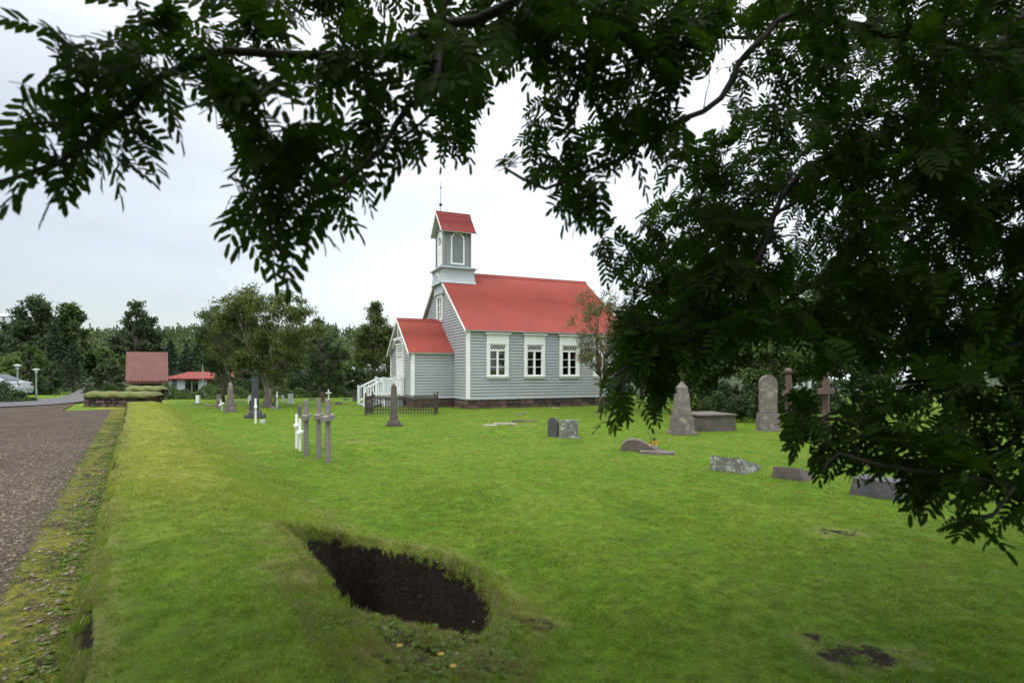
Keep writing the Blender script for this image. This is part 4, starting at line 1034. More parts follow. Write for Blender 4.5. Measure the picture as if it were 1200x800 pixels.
for x in (-1.35, 1.3):
    for s in (-1, 1):
        o = MB().lathe([(.2, -.1), (.31, -.1), (.32, -.06), (.32, .06), (.31, .1), (.2, .1)], n=20).build('wheel', M['rubber'], t); o.location = (x, s * .78, .32); o.rotation_euler = (R(90), 0, 0)
        r_ = MB().lathe([(.02, -.105), (.2, -.09), (.2, .09), (.02, .105)], n=16).build('rim', M['steel'], o)
for s in (-1, 1):
    mb = MB(); mb.box(-2.13, -2.02, s * .62 - .14, s * .62 + .14, .70, .84); mb.build('headlight', M['white'], t, bevel=.02)
    mb = MB(); mb.box(2.04, 2.12, s * .66 - .10, s * .66 + .10, .72, .90); mb.build('tail_light', M['red_flat'], t, bevel=.02)

# ------------------------------------------------------------------ graves
def at(name, px, py, label, cat, rz=0, group=None, dz=0):
    """a thing standing where its foot is seen in the photo"""
    Y = 671 * 1.7 / (py - HZ)
    for _ in range(4): X = (px - 600) / F * Y; Y = F * (EYE - hz(X, Y)) / (py - HZ)
    X = (px - 600) / F * Y
    return empty(name, (X, Y, hz(X, Y) + dz), rz, label, cat, group), F / Y     # px per metre
def cross(px, py, H, Wa, th, mat, label, rz, armz=.72, group=None, name='wooden_cross', depth=None, finial=False, lean=0):
    t, s = at(name, px, py, label, 'cross', rz, group); depth = depth or th
    if lean: t.rotation_euler = (0, lean, rz)
    mb = MB(); mb.box(-th / 2, th / 2, -depth / 2, depth / 2, -.25, H); mb.build('upright', mat, t, bevel=.006)
    mb = MB(); mb.box(-Wa / 2, Wa / 2, -depth / 2 - .012, depth / 2 + .012, H * armz - th * .55, H * armz + th * .55); mb.build('arm', mat, t, bevel=.006)
    if finial:
        mb = MB(); mb.lathe([(.02, H - .01)] + [(.02 + th * .62 * math.sin(math.pi * i / 8), H + .01 + th * .62 * (1 - math.cos(math.pi * i / 8))) for i in range(1, 8)] + [(.005, H + .02 + th * 1.25)], n=12); mb.build('finial', mat, t, smooth=True)
    return t
def obelisk(px, py, H, w, mat, label, rz=0, base=.38, bw=1.7, name='obelisk', cap=True, step=True, taper=.72):
    t, s = at(name, px, py, label, 'gravestone', rz)
    mb = MB(); mb.box(-w / 2, w / 2, -w / 2, w / 2, base, H - w * .45, top=(taper, taper)); q = w * taper
    mb.box(-q / 2, q / 2, -q / 2, q / 2, H - w * .45 + .0005, H, top=(.08, .08) if cap else (.75, .9)); mb.build('shaft', mat, t, bevel=.008, smooth=False)
    mb = MB(); b_ = w * bw
    if step: mb.box(-b_ * .62, b_ * .62, -b_ * .62, b_ * .62, -.12, .07)
    mb.box(-b_ / 2, b_ / 2, -b_ / 2, b_ / 2, .0 if not step else .072, base - .03, top=(.94, .94)); mb.box(-b_ * .44, b_ * .44, -b_ * .44, b_ * .44, base - .03, base, top=(.85, .85)); mb.build('pedestal', mat, t, bevel=.012)
    return t
def headstone(px, py, H, w, d, mat, label, rz=0, round_=True, base=None, name='headstone', lean=0, group=None):
    t, s = at(name, px, py, label, 'gravestone', rz, group); t.rotation_euler = (lean, 0, rz)
    z0 = base or -.15; r = w / 2
    pr = [(-r, z0), (r, z0), (r, H - (r if round_ else .03))]
    if round_: pr += [(r * math.cos(math.pi * i / 12), H - r + r * math.sin(math.pi * i / 12)) for i in range(1, 12)]
    else: pr += [(r * .9, H), (-r * .9, H)]
    pr += [(-r, H - (r if round_ else .03))]
    mb = MB(); mb.prism(pr, 'y', -d / 2, d / 2); mb.build('stone', mat, t, bevel=.012)
    if base: mb = MB(); mb.box(-r * 1.25, r * 1.25, -d * 1.1, d * 1.1, -.15, base, top=(.93, .9)); mb.build('plinth', mat, t, bevel=.015)
    return t
def small_stone(px, py, w, d, h, mat, label, rz=0, name='low_stone', top=(.85, .8), seed=1, cat='gravestone'):
    t, s = at(name, px, py, label, cat, rz)
    mb = MB(); mb.box(-w / 2, w / 2, -d / 2, d / 2, -.12, h, top=top); mb.build('stone', mat, t, rough=.03, seed=seed, sub=3); return t

# three grey wooden crosses seen nearly edge-on and the white pair beside them
gC = 'grey wooden crosses in a row'
cross(359, 534, 1.10, .62, .085, M['silver_wood'], 'leftmost of the three grey weathered wooden crosses, next to the white pair', R(102), .70, gC)
cross(373.5, 537, 1.16, .62, .085, M['silver_wood'], 'middle one of the three grey weathered wooden crosses', R(102), .70, gC)
cross(384.5, 542, 1.16, .66, .085, M['silver_wood'], 'rightmost and nearest of the three grey weathered wooden crosses', R(94), .71, gC)
cross(347.5, 525, .74, .42, .05, M['white'], 'white painted cross standing left of the three grey crosses, the farther of two', R(104), .68, 'white crosses', 'white_cross')
cross(351.5, 528, .66, .40, .05, M['white'], 'white painted cross nearly touching the leftmost grey cross, the nearer of two', R(100), .58, 'white crosses', 'white_cross')
cross(299.5, 496, .80, .45, .06, M['white'], 'tall thin white cross in front of the black memorial post', R(112), .66, 'white crosses', 'white_cross')
cross(324.7, 477, .72, .46, .055, M['white'], 'thin white cross standing in front of the birch trunks', R(111), .68, 'white crosses', 'white_cross')
cross(385, 469, .62, .40, .06, M['white'], 'small distant white cross seen between the two right grey crosses', R(60), .68, 'white crosses', 'white_cross')
cross(260.5, 481.5, .50, .30, .05, M['white'], 'leaning white cross left of the grey granite obelisk', R(85), .6, 'white crosses', 'white_cross', lean=R(-14))
cross(232, 472, .40, .0501, .16, M['white'], 'small plain white grave marker on a dark slab near the hedge', 0, .6, 'white crosses', 'white_marker')
small_stone(231, 473.6, .45, .3, .05, M['basalt'], 'flat dark slab under the small white marker near the hedge', 0, 'grave_slab')
# black memorial post
t, s = at('black_memorial', 299, 489.5, 'tall black tarred memorial post on a stepped dark base', 'gravestone', R(10))
mb = MB(); mb.box(-.12, .12, -.10, .10, .25, 1.42, top=(.82, .82)); mb.build('shaft', M['black_wood'], t, bevel=.01)
mb = MB(); mb.box(-.30, .30, -.3, .3, -.1, .13); mb.box(-.2, .2, -.2, .2, .133, .27, top=(.85, .85)); mb.box(-.20, -.12, -.1, .1, .27, .62, top=(.6, .8)); mb.build('base', M['basalt'], t, bevel=.02)
obelisk(270, 482.5, 1.24, .27, M['granite'], 'grey granite obelisk on a pale plinth left of the birch', R(20), .36, 1.4, taper=.62)
headstone(256.8, 479, .64, .18, .18, M['granite'], 'narrow grey stone pillar beside the grey granite obelisk', R(10), False)
small_stone(246, 475.5, .7, .4, .04, M['basalt'], 'thin dark flat slab left of the narrow stone pillar', 0, 'grave_slab')
small_stone(282, 471.5, .5, .3, .03, M['basalt'], 'thin dark slab in the grass behind the grey obelisk', 0, 'grave_slab')
headstone(293, 472.5, .42, .22, .06, M['white'], 'small tilted white headstone left of the birch', R(25), True, lean=R(-6), group='white headstones')
headstone(340.5, 472.5, .50, .26, .10, M['house_white'], 'white pointed headstone right of the birch trunks', R(-15), False, base=.07, group='white headstones')
headstone(331.5, 471, .36, .12, .08, M['house_white'], 'slim pale stone just behind the birch trunk', R(0), False, group='white headstones')
small_stone(313.5, 477.5, .50, .30, .64, M['stone'], 'big rough brown upright rock beside the birch trunks', R(15), 'memorial_rock', (.45, .5), 4)
small_stone(322.5, 479, .36, .3, .10, M['granite'], 'low grey stone in the grass before the birch', 0, seed=5)
small_stone(308, 496, .14, .06, .11, M['house_white'], 'tiny white square plate right of the thin white cross', R(10), 'grave_plate', (.95, .95), 6)
headstone(351, 487.5, .42, .13, .13, M['granite'], 'short grey post stone with rounded head behind the white pair of crosses', R(5), True)
small_stone(366, 469, .40, .3, .10, M['basalt'], 'dark low boulder on the far lawn left of the grey crosses', 0, 'field_stone', (.6, .6), 7, 'stone')
small_stone(397, 473.5, .46, .3, .12, M['stone'], 'low grey boulder right of the grey crosses on the far lawn', 0, 'field_stone', (.6, .6), 8, 'stone')
small_stone(405.5, 469, .36, .3, .12, M['basalt'], 'dark small boulder near the white railing on the far lawn', 0, 'field_stone', (.6, .6), 9, 'stone')
small_stone(416.5, 470, .30, .24, .34, M['basalt'], 'small dark upright stone left of the porch steps', 0, 'headstone', (.8, .8), 10)
small_stone(377.5, 471, .26, .2, .55, M['brown_wood'], 'dark brown marker stone behind the middle grey cross', 0, 'headstone', (.7, .7), 11)

# iron railing round a grave with the worn obelisk in front
t, s = at('iron_enclosure', 469, 486.5, 'rusty cast iron railing enclosing a grave in front of the porch', 'fence', R(3))
hw_, dd = 1.30, 1.35
cn = [(-hw_, 0), (hw_, 0), (hw_, dd), (-hw_, dd)]
mb = MB()
for i in range(4):
    a, c_ = cn[i], cn[(i + 1) % 4]
    for z in (.10, .60, .68): mb.bar((*a, z), (*c_, z), .03, .022)
mb.build('rail', M['iron'], t)
for i in range(4):
    mb = MB(); x, y = cn[i]; mb.box(x - .03, x + .03, y - .03, y + .03, -.15, .74); mb.lathe([(.012, .74), (.04, .78), (.03, .83), (.002, .88)], x, y, 8); mb.build('post', M['iron'], t)
for i in range(4):
    a, c_ = Vector((*cn[i], 0)), Vector((*cn[(i + 1) % 4], 0)); ln = (c_ - a).length; k = int(ln / .105)
    mb = MB()
    for j in range(1, k):
        p = a.lerp(c_, j / k); mb.tube([(p.x, p.y, .04), (p.x, p.y, .72)], .010, 6)
        mb.lathe([(.010, .60), (.028, .635), (.010, .67)], p.x, p.y, 6); mb.lathe([(.010, .18), (.03, .25), (.010, .32)], p.x, p.y, 6, False)
        q = a.lerp(c_, (j - .5) / k); mb.tube([(q.x, q.y, .60), (q.x, q.y, .68)], .012, 5)
    mb.build('picket', M['iron'], t)
obelisk(461.5, 499, 1.32, .24, M['stone'], 'worn brownish obelisk standing in front of the iron railing', R(8), .20, 1.6, taper=.66)

# right-hand graves
headstone(648.5, 511.5, .50, .30, .11, M['basalt'], 'dark curved top headstone leaning beside its lichen grey twin', R(-38), True)
t = headstone(667, 513, .46, .44, .13, M['lichen'], 'lichen grey square headstone on a thin base beside the dark curved one', R(-20), False, base=.04)
t, s_ = at('humped_headstone', 748, 527.5, 'humped brown headstone curving down at the left end of a sunken grave', 'gravestone', R(-14))
pf = [(-.36, -.1), (.5, -.1), (.5, .02), (.36, .05), (.22, .13), (.06, .22), (-.1, .25), (-.24, .22), (-.34, .12), (-.37, .02)]
mb = MB(); mb.prism(pf, 'y', -.19, .19); mb.build('stone', M['stone'], t, rough=.015, seed=15, sub=3)
small_stone(770, 531.5, .70, .36, .055, M['stone'], 'thin stone edging sloping from the humped boulder towards the flowers', R(-14), 'grave_kerb', (.95, .8), 16)
t, s = at('flower_pot', 767, 528, 'small pot of yellow flowers on the sunken grave', 'flower pot', dz=.03)
MB().lathe([(.045, 0), (.075, .10), (.08, .10), (.065, .09)], n=12).build('pot', M['house_white'], t)
rs = np.random.RandomState(3); P = rs.normal(size=(70, 3)) * np.array([.07, .05, .022]) + [0.02, 0, .13]; Vv, Ff = leaf_cards(rs, P, .05, .8, .9); npmesh('flower', Vv, Ff, M['flower_yellow'], t)
P = rs.normal(size=(60, 3)) * np.array([.05, .04, .05]) + [-.02, 0, .19]; Vv, Ff = leaf_cards(rs, P, .045, .2, .5); npmesh('leaves', Vv, Ff, M['leaf_dark'], t)
obelisk(799, 508.5, 1.42, .40, M['granite'], 'tall grey granite obelisk on a square plinth beside the box tomb', R(4), .50, 1.28, taper=.66)
t, s = at('box_tomb', 832, 504, 'dark rectangular box tomb behind the tall granite obelisk', 'tomb', R(14))
mb = MB(); mb.box(-.52, .62, -.3, .9, -.1, .42); mb.build('body', M['stone'], t, rough=.012, seed=3, sub=4); mb = MB(); mb.box(-.56, .66, -.34, .94, .422, .475); mb.build('lid', M['stone'], t, bevel=.012)
headstone(900, 504.5, 1.58, .46, .20, M['granite'], 'tall round topped granite headstone on a rough base', R(-8), True, base=.50)
cross(924, 515.5, 1.60, .62, .12, M['brown_wood'], 'brown wooden cross with a ball finial right of the round topped headstone', R(52), .72, 'brown crosses on the right', finial=True)
cross(968, 521, 1.55, .60, .12, M['brown_wood'], 'reddish brown wooden cross further right among the rowan leaves', R(40), .80, 'brown crosses on the right', finial=True)
def wedge(px, py, w, h, d, mat, label, rz, sl_=.5, seed=1):
    """sloping-topped block gravestone; front vertical, right end slanted"""
    t, s = at('sloped_gravestone', px, py, label, 'gravestone', rz, 'low block gravestones on the right lawn')
    mb = MB(); v = [(-w / 2, -d / 2, -.1), (w / 2, -d / 2, -.1), (w / 2, d / 2, -.1), (-w / 2, d / 2, -.1), (-w / 2 + .03, -d / 2 + .02, h), (w / 2 - .10, -d / 2 + .02, h), (w / 2 - .02, d / 2, h * sl_), (-w / 2, d / 2, h * sl_)]
    mb.v = v; mb.f = [(0, 3, 2, 1), (4, 5, 6, 7), (0, 1, 5, 4), (1, 2, 6, 5), (2, 3, 7, 6), (3, 0, 4, 7)]
    mb.build('stone', mat, t, rough=.018, seed=seed, sub=4); return t
wedge(862, 550.5, .64, .25, .62, M['lichen'], 'grey sloping block gravestone, leftmost and largest of the low ones', R(-45), .3, 3)
wedge(930, 560, .52, .19, .5, M['stone'], 'small brownish block gravestone just right of the grey sloping one', R(-46), .5, 4)
wedge(1032, 580, .62, .24, .5, M['basalt'], 'dark rectangular block gravestone under the hanging rowan leaves', R(-48), .9, 5)
small_stone(592, 496.5, .85, .35, .035, M['slab'], 'broken pale grave slab lying in the grass before the church wall', R(5), 'grave_slab', (.8, .6), 21)
small_stone(574, 498.5, .5, .3, .03, M['slab'], 'small reddish slab fragment left of the broken pale slab', R(-5), 'grave_slab', (.8, .6), 22)
small_stone(610, 485.5, .45, .3, .03, M['basalt'], 'small dark flat slab nearest the church wall', R(5), 'grave_slab', (.9, .8), 23)
small_stone(652, 478.5, .4, .25, .03, M['slab'], 'small pale flat slab close to the church plinth', R(5), 'grave_slab', (.9, .8), 24)
small_stone(615, 494, .9, .3, .05, M['soil_stone'], 'dark thin slab edge right of the broken pale slab', R(18), 'grave_slab', (.9, .5), 25)

tree('broadleaf_tree', -3.9, -2.3, 7.5, 7.0, 'round', 'leaf_dark', 26000, .13, 'unseen shade tree added on the turf bank behind the viewer', seed=71, z0f=.30, r0=.14)  # added out of view to keep sun and sky off the foreground
tree('broadleaf_tree', 1.2, -4.2, 8.0, 8.0, 'round', 'leaf_dark', 26000, .13, 'unseen shade tree added behind the viewer on the lawn side', seed=72, z0f=.30, r0=.15)  # another unseen crown, put in to darken the near grass
tree('broadleaf_tree', 5.4, -1.4, 8.5, 9.0, 'round', 'leaf_dark', 34000, .14, 'unseen shade tree added on the lawn to the right of the viewer', seed=73, z0f=.30, r0=.16)  # added unseen, blocks the sky light from the right and behind
# ------------------------------------------------------------------ rowan in the foreground: trunk beside the viewer on the right, boughs overhead
rs = np.random.RandomState(123); rt = random.Random(123)
TR = Vector((4.3, 3.1, 0)); TR.z = hz(TR.x, TR.y)
rowan = empty('rowan_tree', tuple(TR), 0, 'large dark rowan whose leafy boughs hang over the top and right of the photo', 'tree')
def P3(*q): return [W(*p) for p in q]
fork1, fork2, fork3 = Vector((4.25, 3.15, 2.0)), Vector((4.1, 3.1, 2.7)), Vector((3.9, 2.9, 3.4))
trunk_pts = [Vector((4.3, 3.1, TR.z - .15)), Vector((4.32, 3.12, .8)), Vector((4.26, 3.14, 1.5)), fork1, fork2, fork3, Vector((3.7, 2.8, 4.2)), Vector((3.6, 2.9, 5.3)), Vector((3.7, 2.8, 6.3))]
boughs = []     # (points, r0, r1)
def bough(pts, r0=.035, r1=.008): boughs.append(([Vector(p) for p in pts], r0, r1))
bough([fork3, (2.6, 2.5, 3.75), (1.3, 2.25, 3.7), (.4, 2.1, 3.45)] + P3((600, 5, 2.05), (520, 30, 2.0), (440, 60, 1.95), (370, 65, 1.9), (300, 60, 1.85), (235, 68, 1.8), (190, 90, 1.75), (160, 118, 1.72), (100, 170, 1.68), (35, 205, 1.62), (-25, 215, 1.6)), .05, .006)
bough([(1.3, 2.25, 3.7), (.3, 2.3, 3.5)] + P3((530, -10, 2.1), (515, 55, 2.0), (510, 112, 1.95), (482, 122, 1.9), (465, 145, 1.88), (445, 175, 1.85), (400, 212, 1.8), (350, 235, 1.78), (320, 270, 1.76), (335, 300, 1.75)), .03, .005)
bough([(.3, 2.3, 3.5)] + P3((640, -5, 2.3), (614, 19, 2.25), (580, 37, 2.2), (540, 80, 2.15), (515, 130, 2.1), (470, 160, 2.05)), .02, .005)
bough([fork2, (3.2, 2.9, 3.0)] + P3((1150, 60, 2.9), (1040, 40, 2.8), (930, 15, 2.7), (900, 40, 2.6), (865, 75, 2.5), (845, 115, 2.4), (800, 142, 2.3), (760, 165, 2.2), (726, 184, 2.15), (677, 206, 2.1), (640, 222, 2.05), (590, 195, 2.0)), .04, .005)
bough([(2.6, 2.5, 3.75)] + P3((800, -60, 2.7), (722, 0, 2.6), (692, 64, 2.55), (662, 105, 2.5), (630, 140, 2.45)), .022, .005)
bough([fork2] + P3((1230, 20, 3.2), (1150, 85, 3.1), (1080, 140, 3.0), (965, 185, 2.9), (915, 230, 2.8), (890, 300, 2.7), (840, 350, 2.6), (800, 380, 2.5), (760, 410, 2.45), (720, 440, 2.4)), .045, .006)
bough([fork1, W(1260, 140, 3.3)] + P3((1150, 175, 3.4), (1080, 275, 3.3), (1000, 300, 3.2), (900, 370, 3.0), (840, 410, 2.9), (790, 430, 2.8)), .04, .006)
bough([W(1150, 85, 3.1)] + P3((1000, 190, 3.5), (902, 257, 3.3), (836, 309, 3.1), (790, 346, 3.0), (740, 330, 2.9), (700, 300, 2.8)), .025, .004)
bough([W(902, 257, 3.3)] + P3((870, 340, 3.0), (846, 372, 2.9), (808, 393, 2.8), (776, 421, 2.7), (747, 434, 2.6), (722, 470, 2.5), (712, 500, 2.5)), .018, .004)
bough([fork1, W(1300, 330, 2.9)] + P3((1200, 400, 2.7), (1100, 440, 2.6), (1040, 450, 2.5)), .03, .005)
bough([W(1300, 330, 2.9)] + P3((1210, 480, 2.4), (1150, 540, 2.3), (1077, 527, 2.3), (1007, 500, 2.35), (960, 490, 2.4), (935, 515, 2.4)), .025, .005)
bough([W(1210, 480, 2.4)] + P3((1200, 560, 2.2), (1110, 557, 2.15), (1033, 547, 2.1), (985, 530, 2.15), (965, 555, 2.15)), .018, .004)
bough([W(1200, 560, 2.2)] + P3((1165, 600, 2.05), (1130, 618, 2.0)), .010, .004)
bough([fork3, (3.4, 2.0, 3.6), (2.6, 1.0, 3.7), (1.5, .2, 3.6), (.2, -.4, 3.5)], .04, .006)
bough([fork3, (3.2, 3.6, 3.9), (2.4, 4.3, 4.2), (1.4, 4.6, 4.4), (.2, 4.4, 4.5)], .035, .006)
bough([fork3, (4.6, 3.6, 4.0), (5.4, 4.3, 4.3), (6.3, 5.0, 4.2)], .035, .006)
bough([fork2, (4.9, 2.6, 3.2), (5.8, 2.0, 3.5), (6.6, 1.2, 3.3)], .035, .006)
bough([fork1, (4.8, 3.8, 2.5), (5.3, 4.7, 2.6), (5.9, 5.4, 2.3)], .03, .006)
def resample(pts, step):
    out = [pts[0]]
    # Catmull-Rom smoothing
    n_ = len(pts)
    for i in range(n_ - 1):
        p0, p1, p2, p3 = pts[max(i - 1, 0)], pts[i], pts[i + 1], pts[min(i + 2, n_ - 1)]
        k = max(2, int((p2 - p1).length / step))
        for j in range(1, k + 1):
            t = j / k; out.append(.5 * ((2 * p1) + (p2 - p0) * t + (2 * p0 - 5 * p1 + 4 * p2 - p3) * t * t + (3 * p1 - p0 - 3 * p2 + p3) * t ** 3))
    return out
nodes = []
bm_ = MB()
for pts, r0, r1 in boughs:
    q = resample(pts, .10)
    q = [p + Vector((rt.uniform(-1, 1), rt.uniform(-1, 1), rt.uniform(-1, 1))) * .008 for p in q]
    m_ = len(q); bm_.tube([p - TR for p in q], [r0 + (r1 - r0) * (i / (m_ - 1)) ** .8 for i in range(m_)], 6)
    nodes += q
tk = resample(trunk_pts, .15)
MBt = MB(); MBt.tube([p - TR for p in tk], [.15 * (1.35 if i < 2 else 1) * (1 - .85 * i / len(tk)) for i in range(len(tk))], 12); MBt.build('trunk', M['bark_dark'], rowan, smooth=True)

# leafy regions as seen from the path (points of the photo, nearest and farthest distance, leaves wanted)
REG = [
 ([(-40, 130), (40, 125), (95, 120), (150, 150), (190, 180), (185, 215), (140, 218), (95, 190), (70, 228), (20, 232), (-40, 240)], 1.5, 1.9, 90),
 ([(55, 25), (100, 22), (135, 62), (185, 60), (235, 85), (220, 150), (170, 170), (110, 150), (60, 105)], 1.55, 1.95, 120),
 ([(115, -30), (165, 10), (190, 20), (240, 60), (235, 85), (160, 80), (170, 40)], 1.6, 2.1, 60),
 ([(190, -40), (600, -40), (600, 60), (560, 105), (500, 100), (420, 120), (330, 90), (240, 90), (215, 40)], 1.7, 2.7, 640),
 ([(240, 85), (420, 100), (470, 150), (445, 200), (430, 240), (385, 275), (350, 285), (275, 270), (255, 275), (275, 215), (285, 160), (245, 150)], 1.65, 2.4, 380),
 ([(300, 270), (350, 270), (345, 325), (322, 325)], 1.7, 1.85, 9),
 ([(375, 240), (402, 240), (395, 262), (380, 268)], 1.7, 1.9, 5),
 ([(470, 90), (560, 90), (598, 105), (575, 135), (550, 160), (540, 180), (480, 185), (450, 170)], 1.85, 2.5, 120),
 ([(600, -40), (800, -40), (800, 60), (720, 60), (690, 95), (640, 110), (600, 90)], 2.0, 3.2, 330),
 ([(700, 60), (860, 50), (860, 200), (790, 190), (740, 215), (690, 235), (600, 215), (562, 200), (600, 160), (640, 120)], 1.95, 3.2, 380),
 ([(655, 220), (725, 205), (715, 250), (690, 262), (660, 258)], 2.0, 2.3, 26),
 ([(800, -40), (1250, -40), (1250, 330), (860, 330), (840, 180), (860, 100), (800, 60)], 2.3, 4.2, 2150),
 ([(960, -40), (1250, -40), (1250, 430), (1030, 430), (980, 300), (930, 120)], 2.7, 4.4, 900),
 ([(738, 225), (860, 175), (860, 262), (765, 275), (742, 262)], 2.7, 4.0, 130),
 ([(745, 280), (800, 255), (860, 240), (900, 330), (860, 400), (735, 400), (722, 360), (740, 330)], 2.4, 3.6, 380),
 ([(690, 270), (760, 262), (750, 325), (700, 320)], 2.6, 3.2, 26),
 ([(725, 380), (860, 380), (862, 410), (800, 440), (758, 445), (738, 490), (712, 518), (694, 485), (712, 440)], 2.3, 3.0, 300),
 ([(765, 450), (785, 445), (785, 490), (770, 495)], 2.5, 2.7, 4),
 ([(860, 320), (1250, 320), (1250, 430), (1010, 430), (960, 405), (870, 395)], 2.3, 3.6, 720),
 ([(930, 440), (1010, 430), (985, 510), (965, 560), (940, 535), (925, 505), (915, 480)], 2.2, 2.7, 60),
 ([(1000, 430), (1250, 420), (1250, 560), (1080, 560), (980, 535)], 2.1, 2.7, 330),
 ([(1020, 540), (1250, 540), (1250, 615), (1170, 632), (1120, 630), (1085, 595)], 1.95, 2.4, 120),
]
def inpoly(px, py, poly):
    ins = np.zeros(len(px), bool)
    for i in range(len(poly)):
        x0, y0 = poly[i]; x1, y1 = poly[(i + 1) % len(poly)]
        ins ^= ((y0 > py) != (y1 > py)) & (px < (x1 - x0) * (py - y0) / (y1 - y0 + 1e-9) + x0)
    return ins
TW = 6                                                  # leaves per twig
targets = []
for poly, d0, d1, n_ in REG:
    k = max(1, int(n_ / TW * (.52 if d0 < 2 else .98))); xs = [p[0] for p in poly]; ys = [p[1] for p in poly]; got = 0
    while got < k:
        px = rs.uniform(min(xs), max(xs), 200); py = rs.uniform(min(ys), max(ys), 200); ok = inpoly(px, py, poly)
        for a_, b_ in zip(px[ok], py[ok]):
            if got >= k: break
            targets.append(W(a_, b_, rs.uniform(d0, d1))); got += 1
# crown above and around the viewer, out of the frame, that shades the ground
for i in range(3000):
    a = rs.uniform(0, 2 * np.pi); r = 5.2 * rs.uniform(0, 1) ** .5; x, y = 2.6 + r * math.cos(a), 2.6 + r * math.sin(a) * .95
    z = 3.1 + 2.6 * (1 - (r / 5.4) ** 2) * rs.uniform(0, 1) ** .8
    v = Vector((x, y, z)); 
    if y > .3:
        qx, qy = 600 + F * x / y, HZ - F * (z - EYE) / y
        if -60 < qx < 1260 and qy > -60: continue
    targets.append(v)
NA = np.array([tuple(p) for p in nodes])
targets = sorted(targets, key=lambda p: float(np.min(np.sum((NA - np.array(p)) ** 2, 1))))
cap_n = len(NA) + len(targets) * 6 + 10; NB = np.zeros((cap_n, 3)); NB[:len(NA)] = NA; cnt = len(NA)
inside_any = lambda v: True
leafsites = []      # (position, direction)
for tg in targets:
    tv = np.array(tg); d2 = np.sum((NB[:cnt] - tv) ** 2, 1); j = int(np.argmin(d2)); a = Vector(NB[j]); ln = (tg - a).length
    if ln < .05: continue
    mid = a.lerp(tg, .5) + Vector((rt.uniform(-.1, .1), rt.uniform(-.1, .1), .10 + rt.uniform(-.04, .1))) * min(ln, .6)
    pts = [a, a.lerp(mid, .5) + Vector((0, 0, .02)), mid, mid.lerp(tg, .55) + Vector((0, 0, .02 * ln)), tg]
    r = .0022 + .0035 * min(ln, 1.0); bm_.tube([p - TR for p in pts], [r, r * .85, r * .7, r * .55, .0015], 4)
    for p in pts[2:]: NB[cnt] = tuple(p); cnt += 1
    d = (tg - mid).normalized(); span = min(ln, .28)
    for k in range(TW):
        f = k / (TW - 1); pos = tg - (tg - mid).normalized() * span * (1 - f)
        leafsites.append((pos, d))
bm_.build('branch', M['bark_dark'], rowan, smooth=True)
# compound leaves
LP = np.array([tuple(p) for p, _ in leafsites]); LD = np.array([tuple(d) for _, d in leafsites]); n_ = len(LP)
az = rs.uniform(0, 2 * np.pi, n_); side = rand_dirs(rs, n_); rd = LD * .55 + side * .9 + np.array([0, 0, -.38]); rd /= np.linalg.norm(rd, axis=1)[:, None]
Ln = rs.uniform(.105, .165, n_)
Ln = Ln * np.where(LP[:, 1] < 2.15, 1.22, 1.0); tip = LP + rd * Ln[:, None] * 1.15
# prune leaves which would hang into the open view between the boughs
def vis(P):
    y = np.maximum(P[:, 1], .05); return 600 + F * P[:, 0] / y, HZ - F * (P[:, 2] - EYE) / y
qx, qy = vis(tip); fx = (qx > -20) & (qx < 1220) & (qy > -20) & (qy < 820) & (tip[:, 1] > .2)
cov = np.zeros(n_, bool)
for poly, *_ in REG:
    c0 = np.mean(np.array(poly), 0); pe = [tuple(c0 + (np.array(p) - c0) * (1 + 14 / (np.linalg.norm(np.array(p) - c0) + 1))) for p in poly]; cov |= inpoly(qx, qy, pe)
GAPS = [[(580, 100), (612, 66), (624, 76), (600, 125), (576, 168), (556, 186), (560, 150)], [(715, 205), (735, 196), (748, 215), (738, 262), (718, 262)], [(800, 118), (850, 40), (868, 45), (856, 100), (815, 140)], [(218, 92), (238, 92), (246, 150), (222, 170)]]
qx1, qy1 = vis((tip + LP) / 2)
for gp_ in GAPS: cov &= ~(inpoly(qx, qy, gp_) | inpoly(qx1, qy1, gp_))
keep = cov | ~fx
# a bough right in front of the lens would hide everything
keep &= ~((np.hypot(LP[:, 0], LP[:, 1]) < .9) & (np.abs(LP[:, 2] - EYE) < 1.0))
LP, rd, Ln = LP[keep], rd[keep], Ln[keep]; n_ = len(LP)
up = rand_dirs(rs, n_) * .9 + np.array([0, 0, 1.0]); sidev = np.cross(rd, up); sidev /= np.linalg.norm(sidev, axis=1)[:, None] + 1e-9; nv = np.cross(sidev, rd)
Vs, Fs = [], []; base = 0
def add_leaflets(root, d, s, nrm, ln, w):
    """leaflet with a folded midrib and pointed tip: 8 verts, 6 faces (quads, tips degenerate)"""
    global base
    k = len(root); c = lambda a, b_, u: root + d * (ln * a)[:, None] + s * (w * b_)[:, None] + nrm * (ln * u)[:, None]
    o_ = np.ones(k)
    pts = [c(0, 0, 0), c(.17 * o_, .36, .03), c(.74 * o_, .42, -.01), c(1.0 * o_, 0, -.10), c(.74 * o_, -.42, -.01), c(.17 * o_, -.36, .03), c(.28 * o_, 0, -.025), c(.70 * o_, 0, -.055)]
    Vs.append(np.stack(pts, 1).reshape(-1, 3)); i = base + np.arange(k)[:, None] * 8
    for q in ((0, 6, 1), (0, 5, 6), (2, 7, 3), (3, 7, 4)): Fs.append(('t', np.concatenate([i + t for t in q], 1)))
    for q in ((1, 6, 7, 2), (6, 5, 4, 7)): Fs.append(('q', np.concatenate([i + t for t in q], 1)))
    base += k * 8
droop = rs.uniform(.05, .45, n_)
def rach(t):                                            # point on the drooping midrib at parameter t
    return LP + rd * (Ln * (.22 + .78 * t))[:, None] + np.array([0, 0, -1.0]) * (Ln * droop * t * t)[:, None]
NPAIR = 6
